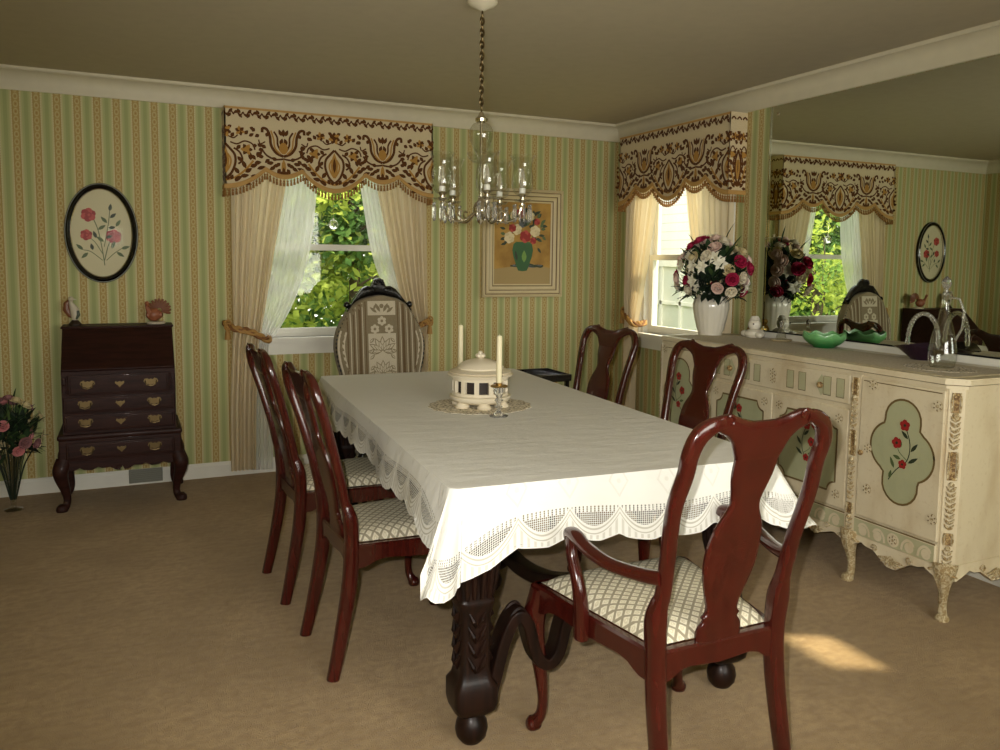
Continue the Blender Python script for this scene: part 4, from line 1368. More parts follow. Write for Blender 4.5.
# ------------------------------------------------------------------ window dressings
FB = lambda a, d, z: (a, -d, z)              # back wall: a = x
FR = lambda a, d, z: (-d, -a, z)             # right wall: a runs towards the camera
VZ = 2.318
def vdepth(u):
    pk, big, sm = 0.375, 0.118, 0.045
    if u < 0.18: return pk + big * max(0, math.cos(u / 0.18 * PI / 2)) ** 0.8
    if u > 0.82: return pk + big * max(0, math.cos((1 - u) / 0.18 * PI / 2)) ** 0.8
    if 0.35 <= u <= 0.65: return pk + big * max(0, math.sin((u - 0.35) / 0.30 * PI)) ** 0.75
    q = (u - 0.18) / 0.17 if u < 0.5 else (u - 0.65) / 0.17
    return pk + sm * max(0, math.sin(q * PI)) ** 0.8
def motif_urn(pt, c, sx=1.0, halves=(-1, 1)):
    B_, G_ = 1, 2
    X = lambda x: c + x * sx
    for s in halves:
        for t, y, ang, L in ((0.10, 0.455, -0.2, 0.05), (0.145, 0.415, 0.0, 0.05), (0.185, 0.37, 0.35, 0.05), (0.185, 0.30, 0.9, 0.05), (0.07, 0.30, -0.8, 0.04), (0.09, 0.23, -2.3, 0.035), (0.155, 0.285, -0.9, 0.035), (0.195, 0.255, 0.3, 0.03), (0.19, 0.215, -0.6, 0.03), (0.06, 0.135, -0.3, 0.03), (0.115, 0.165, 0.9, 0.03), (0.035, 0.185, 1.0, 0.03), (0.16, 0.145, 1.0, 0.025)):
            pt.leaf(X(s * t), y, (-ang if s > 0 else PI + ang), L * (0.5 + 0.5 * sx), 0.010, B_)
        pt.stroke([(X(0), 0.435), (X(s * 0.035), 0.40), (X(s * 0.058), 0.34), (X(s * 0.055), 0.29), (X(s * 0.028), 0.255), (X(0), 0.225)], 0.014, B_)
        pt.stroke([(X(s * 0.002), 0.40), (X(s * 0.026), 0.36), (X(s * 0.032), 0.32), (X(s * 0.014), 0.285)], 0.010, G_)
        pt.stroke([(X(0), 0.445), (X(s * 0.06), 0.425), (X(s * 0.12), 0.375), (X(s * 0.165), 0.32)], 0.012, G_)
        for t, y, ang, L in ((0.05, 0.445, 0.5, 0.05), (0.085, 0.42, 0.2, 0.05), (0.115, 0.395, 0.6, 0.045), (0.145, 0.36, 0.4, 0.045), (0.08, 0.405, 2.2, 0.045), (0.12, 0.37, 2.0, 0.05), (0.15, 0.32, 1.7, 0.05), (0.17, 0.335, 0.2, 0.04)):
            an = -ang if s > 0 else PI + ang
            pt.leaf(X(s * t), y, an, L * (0.5 + 0.5 * sx), 0.011, B_)
        pt.stroke([(X(s * 0.05), 0.25), (X(s * 0.085), 0.275), (X(s * 0.10), 0.32), (X(s * 0.075), 0.345)], 0.011, B_)
        pt.stroke([(X(s * 0.03), 0.215), (X(s * 0.07), 0.225), (X(s * 0.115), 0.205), (X(s * 0.16), 0.22), (X(s * 0.175), 0.255)], 0.009, B_)
        # side flower
        for i in range(6):
            a = 2 * PI * i / 6
            pt.leaf(X(s * 0.125), 0.255, a, 0.034 * (0.5 + 0.5 * sx), 0.011, G_ if i % 2 else B_)
        pt.disc(X(s * 0.125), 0.255, 0.016, G_)
        for t, y, ang in ((0.03, 0.455, 1.2), (0.012, 0.46, 1.5), (0.055, 0.465, 0.9)):
            pt.leaf(X(s * t), y - 0.012, -ang if s > 0 else PI + ang, 0.032, 0.010, B_)
        for i in range(6):
            a = 2 * PI * i / 6 + 0.3
            pt.leaf(X(s * 0.088), 0.145, a, 0.028, 0.009, G_ if i % 2 == 0 else B_)
        pt.stroke([(X(s * 0.02), 0.18), (X(s * 0.05), 0.19), (X(s * 0.075), 0.17)], 0.008, B_)
        pt.leaf(X(s * 0.04), 0.115, 2.6 if s > 0 else 0.5, 0.03, 0.009, B_); pt.leaf(X(s * 0.14), 0.175, -0.6 if s > 0 else PI + 0.6, 0.032, 0.009, B_)
        pt.leaf(X(s * 0.145), 0.12, 0.4 if s > 0 else PI - 0.4, 0.028, 0.009, B_)
    pt.leaf(X(0), 0.405, -PI / 2, 0.15, 0.020 * sx, G_)
    pt.leaf(X(0), 0.37, -PI / 2, 0.09, 0.009 * sx, B_)
    for i in range(7):
        a = -PI / 2 + 2 * PI * i / 7
        pt.leaf(X(0), 0.150, a, 0.036 * (0.5 + 0.5 * sx), 0.012, G_ if i % 2 else B_)
    pt.disc(X(0), 0.150, 0.013, B_)
def motif_lyre(pt, c, sx=1.0):
    B_, G_ = 1, 2
    X = lambda x: c + x * sx
    for s in (-1, 1):
        for t, y, ang, L in ((0.06, 0.325, 0.2, 0.04), (0.05, 0.35, 0.5, 0.04), (0.085, 0.305, 0.7, 0.035), (0.12, 0.29, 0.2, 0.03), (0.145, 0.265, 0.9, 0.03), (0.03, 0.385, 1.2, 0.035), (0.105, 0.24, -0.6, 0.035), (0.105, 0.17, -2.0, 0.03), (0.02, 0.215, -1.9, 0.04), (0.145, 0.16, 0.5, 0.028), (0.16, 0.225, 0.3, 0.026)):
            pt.leaf(X(s * t), y, (ang if s > 0 else PI - ang), L, 0.010, B_)
        pt.stroke([(X(0), 0.285), (X(s * 0.045), 0.265), (X(s * 0.075), 0.22), (X(s * 0.082), 0.165), (X(s * 0.10), 0.125), (X(s * 0.125), 0.12), (X(s * 0.128), 0.145)], 0.016, B_)
        pt.stroke([(X(s * 0.02), 0.27), (X(s * 0.052), 0.235), (X(s * 0.06), 0.18), (X(s * 0.076), 0.13)], 0.009, G_)
        pt.stroke([(X(s * 0.015), 0.255), (X(s * 0.035), 0.215), (X(s * 0.038), 0.17), (X(s * 0.058), 0.135)], 0.011, B_)
        pt.stroke([(X(s * 0.0), 0.30), (X(s * 0.05), 0.305), (X(s * 0.10), 0.285), (X(s * 0.13), 0.25)], 0.011, B_)
        for t, y, ang in ((0.02, 0.325, 0.7), (0.03, 0.34, 0.2), (0.02, 0.36, 1.0), (0.04, 0.31, -0.4), (0.012, 0.375, 1.3)):
            pt.leaf(X(s * t), y, ang if s > 0 else PI - ang, 0.034, 0.010, B_)
        pt.leaf(X(s * 0.012), 0.16, -1.2 if s > 0 else PI + 1.2, 0.04, 0.009, B_)
        pt.stroke([(X(s * 0.11), 0.20), (X(s * 0.14), 0.215), (X(s * 0.15), 0.19)], 0.008, B_)
    pt.disc(X(0), 0.235, 0.027 * sx, G_, 10, 1.35)
    pt.leaf(X(0), 0.165, -PI / 2, 0.045, 0.011, B_)
    pt.leaf(X(0), 0.30, PI / 2, 0.10, 0.012, G_)
    pt.leaf(X(0), 0.35, PI / 2, 0.06, 0.009, B_)
def valance(name, fn, a0, a1, label, D=0.13):
    root = thing(name, label, 'valance', fn((a0 + a1) / 2, 0, VZ - 0.25), group=None)
    off = Vector(root.location)
    f = lambda a, d, z: Vector(fn(a, d, z)) - off
    W = a1 - a0
    n = 96
    mb = MB()
    top = [(a0 + W * i / n, VZ) for i in range(n + 1)]
    # front: strip of quads; returns: two side strips; top board
    for i in range(n):
        u0, u1 = i / n, (i + 1) / n
        q = [(a0 + W * u0, VZ - vdepth(u0)), (a0 + W * u1, VZ - vdepth(u1)), (a0 + W * u1, VZ), (a0 + W * u0, VZ)]
        mb.face([mb.vert(f(a, D, z)) for a, z in q], 0)
        mb.face([mb.vert(f(a, D - 0.010, z)) for a, z in q], 0)
        mb.face([mb.vert(f(q[0][0], D, q[0][1])), mb.vert(f(q[1][0], D, q[1][1])), mb.vert(f(q[1][0], D - 0.010, q[1][1])), mb.vert(f(q[0][0], D - 0.010, q[0][1]))], 0)
    zb = VZ - vdepth(0)
    for a, s in ((a0, 1), (a1, -1)):
        p, q = f(a, 0.0, zb), f(a + s * 0.010, D, VZ)
        mb.box(p, q)
    p, q = f(a0 + 0.01, 0.0, VZ - 0.012), f(a1 - 0.01, D - 0.01, VZ)
    mb.box(p, q)
    pt = Pat(mb, lambda a, v, l: f(min(max(a, a0), a1), D + l, VZ - v), 0.0010)
    pt.ws, pt.ls = 1.05, 1.2
    motif_urn(pt, a0 + 0.5 * W)
    motif_lyre(pt, a0 + 0.262 * W); motif_lyre(pt, a0 + 0.738 * W)
    motif_urn(pt, a0 + 0.003, 1.0, (1,)) ; motif_urn(pt, a1 - 0.003, 1.0, (-1,))
    m = int(W / 0.055)
    for i in range(m):
        a = a0 + W * (i + 0.5) / m
        s = 1 if i % 2 else -1
        pt.stroke([(a - 0.03, 0.04 + s * 0.01), (a - 0.012, 0.04 - s * 0.014), (a + 0.008, 0.04 + s * 0.014), (a + 0.028, 0.04 - s * 0.008)], 0.008, 1)
        pt.leaf(a, 0.04, 0.9 * s, 0.032, 0.008, 1); pt.leaf(a + 0.012, 0.04, -2.2 * s, 0.030, 0.008, 1); pt.leaf(a - 0.02, 0.042, -0.8 * s, 0.026, 0.007, 1)
    pt.stroke([(a0 + 0.004, 0.009), (a1 - 0.004, 0.009)], 0.012, 3, sub=1)
    for a, s in ((a0, -1), (a1, 1)):      # the same cloth round the returns
        pr = Pat(mb, lambda d, v, l, a=a, s=s: f(a + s * l, d, VZ - v), 0.0010)
        motif_urn(pr, D * 0.5, 0.36)
        for i in range(3):
            pr.stroke([(D * (i + 0.1) / 3, 0.045), (D * (i + 0.5) / 3, 0.03), (D * (i + 0.9) / 3, 0.045)], 0.010, 1)
    mb.build('panel', ['valance_cream', 'brocade_brown', 'brocade_gold', 'braid'], root, smooth=False)
    # gold braid along the scallops
    mb = MB()
    rings = []
    for i in range(n + 1):
        u = i / n
        z = VZ - vdepth(u)
        a = a0 + W * u
        rings.append([f(a, D + 0.001, z + 0.026), f(a, D + 0.006, z + 0.022), f(a, D + 0.0035, z + 0.012), f(a, D + 0.006, z + 0.003), f(a, D + 0.002, z - 0.004), f(a, D - 0.006, z)])
    mb.loft(rings)
    for a, s in ((a0, -1), (a1, 1)):
        mb.box(f(a, 0.0, zb - 0.002), f(a + s * 0.005, D + 0.004, zb + 0.024))
    mb.build('braid', 'braid', root, angle=50)
    mb = MB()
    L = 0
    prev = None
    pts = []
    for i in range(800):
        u = i / 799
        p = (a0 + W * u, VZ - vdepth(u))
        if prev: L += math.hypot(p[0] - prev[0], p[1] - prev[1])
        if prev is None or L > 0.021:
            pts.append((p[0], D, p[1])); L = 0
        prev = p
    for a in (a0, a1):
        pts += [(a, D * (i + 0.5) / 6, zb) for i in range(6)]
    for a, d, z in pts:
        mb.loft([[f(a + r * math.cos(q * PI / 3), d + r * math.sin(q * PI / 3), z - h) for q in range(6)] for r, h in ((0.0018, 0.0), (0.0018, 0.010), (0.0055, 0.014), (0.0065, 0.020), (0.0035, 0.024), (0.0060, 0.030), (0.0075, 0.048))])
    mb.build('tassel_fringe', 'tassel', root)
    return root
valance('valance', FB, -2.897, -1.560, 'brocade valance with tasselled scallops over the left-hand garden window')
valance('valance', FR, 0.225, 1.455, 'brocade valance with tasselled scallops over the corner window beside the mirror')

def drape(name, fn, rows, label, cat, mat, folds, amp=0.022, d0=0.085, group=None, seed=0):
    rng = random.Random(seed)
    ph = [rng.uniform(0, 6) for _ in range(4)]
    R = sorted(cr([tuple(r) for r in rows], 10), key=lambda r: r[0])
    zs = [r[0] for r in R]
    zmid = sum(zs) / len(zs)
    c = Vector(fn((rows[-1][1] + rows[-1][2]) / 2, d0, rows[-1][0]))
    mb = MB()
    TL = [(r[0], r[1]) for r in R]; TR_ = [(r[0], r[2]) for r in R]
    wmax = max(abs(r[2] - r[1]) for r in R)
    def pos(u, v):
        z = zs[0] + (zs[-1] - zs[0]) * v
        l, r = interp(TL, z), interp(TR_, z)
        uu = u + 0.018 * math.sin(5 * u + ph[0] + 1.5 * v)
        w = abs(r - l)
        k = amp * (0.55 + 0.6 * (1 - w / wmax))
        d = d0 + k * math.sin(2 * PI * folds * uu + ph[1]) + 0.3 * k * math.sin(2 * PI * folds * 2.3 * uu + ph[2] + v * 2)
        return Vector(fn(l + (r - l) * u, d, z)) - c
    mb.grid(pos, int(folds * 12), 70)
    o = mb.build(name, mat, None, c, angle=180)
    return tag(o, label, cat, group)
drape('curtain', FB, [(0.045, -2.890, -2.735), (0.45, -2.888, -2.725), (0.85, -2.870, -2.705), (0.93, -2.862, -2.690), (1.13, -2.862, -2.655), (1.46, -2.862, -2.600), (1.82, -2.858, -2.535), (2.15, -2.855, -2.48), (2.30, -2.855, -2.46)], 'cream drape tied back at the left side of the garden window', 'curtain', 'drape_cloth', 7, seed=1)
drape('sheer_curtain', FB, [(0.03, -2.755, -2.625), (0.45, -2.745, -2.625), (0.82, -2.735, -2.645), (0.90, -2.725, -2.600), (1.13, -2.70, -2.475), (1.46, -2.66, -2.372), (1.86, -2.59, -2.32), (2.15, -2.55, -2.26), (2.30, -2.55, -2.24)], 'white translucent sheer pulled left across the garden window', 'sheer curtain', 'sheer_cloth', 8, 0.012, 0.055, seed=2)
drape('sheer_curtain', FB, [(0.45, -1.69, -1.585), (0.88, -1.70, -1.59), (0.98, -1.735, -1.60), (1.10, -1.80, -1.64), (1.23, -1.885, -1.70), (1.46, -1.968, -1.75), (1.86, -2.035, -1.82), (2.15, -2.08, -1.88), (2.30, -2.10, -1.9)], 'white sheer pulled right across the garden window, above the tall chair', 'sheer curtain', 'sheer_cloth', 8, 0.012, 0.055, seed=3)
drape('curtain', FB, [(0.045, -1.71, -1.575), (0.45, -1.705, -1.575), (0.87, -1.70, -1.578), (0.96, -1.705, -1.580), (1.15, -1.775, -1.585), (1.46, -1.85, -1.590), (1.86, -1.935, -1.595), (2.15, -1.98, -1.597), (2.30, -2.0, -1.597)], 'cream drape tied back at the right side of the garden window, behind the tall chair', 'curtain', 'drape_cloth', 7, seed=4)
drape('curtain', FR, [(0.045, 0.285, 0.405), (0.45, 0.280, 0.41), (0.86, 0.285, 0.42), (1.00, 0.290, 0.435), (1.12, 0.265, 0.47), (1.30, 0.258, 0.515), (1.46, 0.253, 0.552), (1.80, 0.248, 0.622), (2.10, 0.248, 0.68), (2.30, 0.248, 0.70)], 'cream drape tied back in the room corner, far side of the corner window', 'curtain', 'drape_cloth', 7, 0.02, 0.08, seed=5)
drape('curtain', FR, [(0.45, 1.33, 1.44), (0.87, 1.325, 1.44), (0.95, 1.32, 1.435), (1.20, 1.22, 1.44), (1.46, 1.06, 1.44), (1.86, 0.965, 1.435), (2.15, 0.94, 1.435), (2.30, 0.93, 1.435)], 'cream drape on the near side of the corner window, behind the flower vase', 'curtain', 'drape_cloth', 8, 0.02, 0.08, seed=6)

def tieback(fn, a_hook, a_in, z0, z1, label, d=0.125):
    s = 1 if a_in > a_hook else -1
    c = Vector(fn(a_hook, 0.02, z0))
    root = thing('curtain_tieback', label, 'tieback', c)
    f = lambda a, dd, z: Vector(fn(a, dd, z)) - c
    path = cr([(a_hook, 0.012, z0), (a_hook + s * 0.01, d * 0.7, z0 - 0.005), (a_hook + s * 0.05, d, z0 * 0.75 + z1 * 0.25), ((a_hook + a_in) / 2 + s * 0.02, d + 0.005, (z0 + z1) / 2), (a_in - s * 0.01, d * 0.95, z1), (a_in + s * 0.012, d * 0.5, z1), (a_in, 0.012, z1 + 0.01)], 8)
    P = [f(*p) for p in path]
    for k, m in ((0, 'gold_rope'), (1, 'dark_gold_rope'), (2, 'gold_rope')):
        mb = MB()
        pts = []
        for i, p in enumerate(P):
            a = i * 0.55 + 2 * PI * k / 3
            pts.append(p + Vector((0.008 * math.cos(a), 0.008 * math.sin(a) * 0.5, 0.013 * math.sin(a))))
        mb.tube(pts, 0.0115, 7)
        mb.build('cord', m, root)
    mb = MB()
    t = f(a_hook + s * 0.008, d * 0.8, z0 - 0.01)
    mb.lathe([(0.004, 0.0), (0.012, -0.008), (0.015, -0.020), (0.009, -0.030), (0.015, -0.036), (0.020, -0.085), (0.0, -0.086)][::-1], 14, tuple(t), mod=lambda a, z: 1 + 0.08 * math.sin(7 * a))
    mb.build('tassel', 'gold_rope', root)
    for q in range(2):
        mb = MB()
        lp = [t + Vector((0.0, 0, 0.0)) + Vector(f(a_hook, 0, z0) - f(a_hook, 0, z0)) + Vector((math.cos(a) * 0.018 * (1 if abs(s) else 1), -0.012, 0.022 * math.sin(a) - 0.005 + 0.02 * q)) for a in [2 * PI * i / 14 for i in range(14)]]
        mb.tube(lp, 0.006, 6, loop=True, caps=False)
        mb.build('loop', 'gold_rope', root)
tieback(FB, -2.905, -2.655, 0.985, 0.885, 'twisted gold rope tieback with tassel on the left drape of the garden window')
tieback(FB, -1.560, -1.70, 0.985, 0.915, 'gold rope tieback with tassel beside the right shoulder of the tall chair')
tieback(FR, 0.255, 0.445, 1.04, 0.955, 'gold rope tieback with tassel in the room corner')
tieback(FR, 1.460, 1.32, 0.92, 0.88, 'gold rope tieback behind the flower vase on the sideboard')

# crystal ball on a thread in the garden window
root = thing('hanging_crystal', 'round clear crystal ball hanging on a thread in the garden window', 'ornament', (-2.215, -0.03, 1.625))
mb = MB(); mb.ball((0, 0, 0), 0.033, 14, 10); mb.build('ball', 'crystal', root, angle=5)
mb = MB(); mb.tube([(0, 0, 0.032), (0, 0.0, 0.5)], 0.001, 5); mb.lathe([(0.004, 0.030), (0.006, 0.036), (0.002, 0.042)], 10); mb.build('thread', 'silver_metal', root)

# ------------------------------------------------------------------ pictures
def oval_picture():
    root = thing('oval_picture', 'oval picture of red roses in a black frame above the desk', 'picture', (-3.582, -0.012, 1.534))
    A, B = 0.197, 0.293
    def ell(k, n=72): return [(math.cos(2 * PI * i / n), math.sin(2 * PI * i / n)) for i in range(n)]
    def frame(prof, mat, name):
        mb = MB(); rings = []
        for c, s in ell(1):
            rings.append([((A - i) * c, -h, (B - i) * s) for i, h in prof])
        mb.loft(rings, loop=True, caps=False)
        return mb.build(name, mat, root, angle=50)
    frame([(0.0, -0.008), (0.0, 0.010), (0.004, 0.016), (0.018, 0.024), (0.028, 0.020), (0.034, 0.012), (0.034, -0.004)], 'black_lacquer', 'frame')
    frame([(0.003, 0.012), (0.004, 0.018), (0.008, 0.018), (0.008, 0.012)], 'grey_metal', 'outer_bead')
    frame([(0.032, 0.010), (0.033, 0.016), (0.038, 0.014), (0.038, 0.006)], 'silver_metal', 'inner_bead')
    mb = MB()
    mb.prism([((A - 0.03) * c, (B - 0.03) * s) for c, s in ell(1)], lambda a, b, d: (a, -d, b), -0.006, 0.002)
    pt = Pat(mb, lambda a, b, l: (a, -0.002 - l, b), 0.001)
    R_, L_, D_ = 1, 2, 3
    pt.stroke([(0.01, -0.19), (0.0, -0.10), (-0.02, 0.02), (-0.05, 0.10)], 0.005, L_)
    pt.stroke([(0.01, -0.16), (0.03, -0.08), (0.055, -0.02)], 0.005, L_)
    pt.stroke([(0.0, -0.12), (-0.04, -0.05), (-0.08, -0.02)], 0.004, L_)
    pt.stroke([(0.01, -0.08), (0.035, 0.05), (0.045, 0.13)], 0.004, L_)
    pt.stroke([(0.02, -0.16), (0.06, -0.12), (0.10, -0.09)], 0.004, L_)
    pt.stroke([(0.0, -0.16), (-0.06, -0.11), (-0.10, -0.10)], 0.004, L_)
    for x, z, r in ((-0.068, 0.105, 0.040), (0.062, -0.018, 0.042), (-0.082, -0.012, 0.032)):
        pt.rose(x, z, r, (1, 4, 1, 4), 6)
    for x, z, a, L in ((0.03, 0.06, 2.3, 0.05), (0.045, 0.09, 0.7, 0.045), (0.045, 0.13, 1.4, 0.045), (0.035, 0.03, 0.2, 0.04), (0.075, 0.04, 1.0, 0.05), (-0.03, -0.03, 1.9, 0.045), (-0.02, 0.02, 0.6, 0.05), (0.10, -0.09, 0.3, 0.05), (0.075, -0.11, -0.6, 0.05), (0.05, -0.09, 1.2, 0.05), (-0.10, -0.10, 2.4, 0.05), (-0.075, -0.115, -2.4, 0.05), (-0.05, -0.10, 1.8, 0.04), (0.01, -0.05, 2.5, 0.05), (0.02, -0.03, 0.5, 0.04)):
        pt.leaf(x, z, a, L, 0.010, L_ if L > 0.045 else D_)
    mb.build('rose_print', ['mat_board', 'painted_red', 'painted_leaf', 'painted_dark_leaf', 'painted_rose'], root, smooth=False)
    mb = MB()
    rings = []
    for k in range(6):
        t = k / 6
        rings.append([((A - 0.036) * math.cos(t * PI / 2) * c, -0.006 - 0.030 * math.sin(t * PI / 2), (B - 0.036) * math.cos(t * PI / 2) * s) for c, s in ell(1, 48)])
    ids = mb.loft(rings, caps=False)
    top = mb.vert((0, -0.036, 0))
    for i in range(48): mb.face((ids[-1][i], ids[-1][(i + 1) % 48], top))
    mb.build('domed_glass', 'picture_glass', root, angle=60)
oval_picture()

def painting():
    x0, x1, z0, z1 = -1.143, -0.492, 1.137, 1.925
    root = thing('framed_painting', 'painting of flowers in a green vase in a cream ridged frame', 'picture', ((x0 + x1) / 2, -0.01, (z0 + z1) / 2))
    hw, hh = (x1 - x0) / 2, (z1 - z0) / 2
    mb = MB()
    prof = [(0.0, -0.008, 0), (0.0, 0.022, 0), (0.012, 0.030, 0), (0.020, 0.022, 0), (0.026, 0.020, 0), (0.034, 0.027, 0), (0.048, 0.024, 0), (0.054, 0.017, 0), (0.062, 0.020, 0), (0.078, 0.014, 0), (0.086, 0.010, 0), (0.096, 0.006, 0), (0.096, -0.008, 0)]
    mats = [0, 0, 0, 1, 0, 0, 1, 0, 0, 1, 0, 0, 0]
    corners = ((-1, -1), (1, -1), (1, 1), (-1, 1))
    ids = [[mb.vert((sx * (hw - i), -h, sz * (hh - i))) for i, h, _ in prof] for sx, sz in corners]
    for k in range(4):
        a, b = ids[k], ids[(k + 1) % 4]
        for j in range(len(prof)):
            q = (j + 1) % len(prof)
            mb.face((a[j], b[j], b[q], a[q]), mats[j])
    mb.build('frame', ['frame_cream', 'frame_line'], root, smooth=False)
    mb = MB()
    iw, ih = hw - 0.094, hh - 0.094
    mb.box((-iw, -0.004, -ih), (iw, 0.006, ih))
    dz = (z0 + z1) / 2
    pt = Pat(mb, lambda a, b, l: (a, -0.004 - l, b), 0.0012)
    M = dict(green=1, lg=2, red=3, cream=4, leaf=5, dark=6, blue=7, rose=8)
    pt.poly([(-iw, -ih), (iw, -ih), (iw, -ih + 0.12), (0.08, -ih + 0.15), (-iw, -ih + 0.11)], 11)
    for i in range(7):
        pt.stroke([(-0.10 + 0.02 * i, -ih + 0.135 + 0.004 * i), (0.02 + 0.02 * i, -ih + 0.128 + 0.003 * (i % 3)), (0.11 + 0.01 * i, -ih + 0.14)], 0.012, M['blue'] if i % 2 else M['dark'])
    V_ = [(0, -0.205), (0.035, -0.20), (0.045, -0.18), (0.075, -0.10), (0.085, -0.05), (0.075, -0.005), (0.055, 0.01)]
    pt.poly(V_ + [(-a, b) for a, b in reversed(V_[1:])], M['green'])
    pt.leaf(0.012, -0.14, PI / 2, 0.09, 0.020, M['lg']); pt.leaf(-0.045, -0.13, PI / 2 + 0.2, 0.08, 0.010, M['dark'])
    rng = random.Random(5)
    for i in range(46):
        a = rng.uniform(-0.3, PI + 0.3); r = rng.uniform(0.05, 0.20)
        x, z = 0.01 + r * 0.8 * math.cos(a), 0.07 + r * 0.85 * math.sin(a)
        pt.leaf(x, z, a + rng.uniform(-0.7, 0.7), rng.uniform(0.03, 0.055), 0.012, (M['leaf'], M['dark'], M['dark'])[i % 3])
    for x, z, r, k in ((-0.11, 0.04, 0.042, 'cream'), (-0.05, 0.10, 0.040, 'cream'), (0.10, 0.09, 0.042, 'cream'), (0.055, 0.20, 0.038, 'cream'), (-0.07, 0.20, 0.036, 'cream'), (0.02, 0.05, 0.046, 'red'), (-0.085, 0.11, 0.030, 'red'), (0.085, 0.02, 0.026, 'red'), (0.0, 0.15, 0.035, 'blue'), (-0.02, 0.22, 0.034, 'red'), (0.115, 0.16, 0.025, 'rose')):
        pt.rose(x, z, r, {'cream': (4, 4, 9), 'red': (3, 8, 3), 'blue': (7, 7, 6), 'rose': (8, 8, 3)}[k], 6)
    for x, z, a in ((0.10, 0.215, 0.5), (-0.13, 0.0, 3.4), (-0.14, 0.10, 2.9), (0.12, -0.03, -0.9), (0.13, 0.06, 0.0)):
        pt.leaf(x, z, a, 0.05, 0.010, M['dark'])
    mb.build('canvas', ['canvas_ochre', 'painted_green', 'painted_light_green', 'painted_red', 'painted_cream', 'painted_leaf', 'painted_dark_leaf', 'painted_blue', 'painted_rose', 'frame_cream', 'leaf_light', 'painted_ochre'], root, smooth=False)
painting()

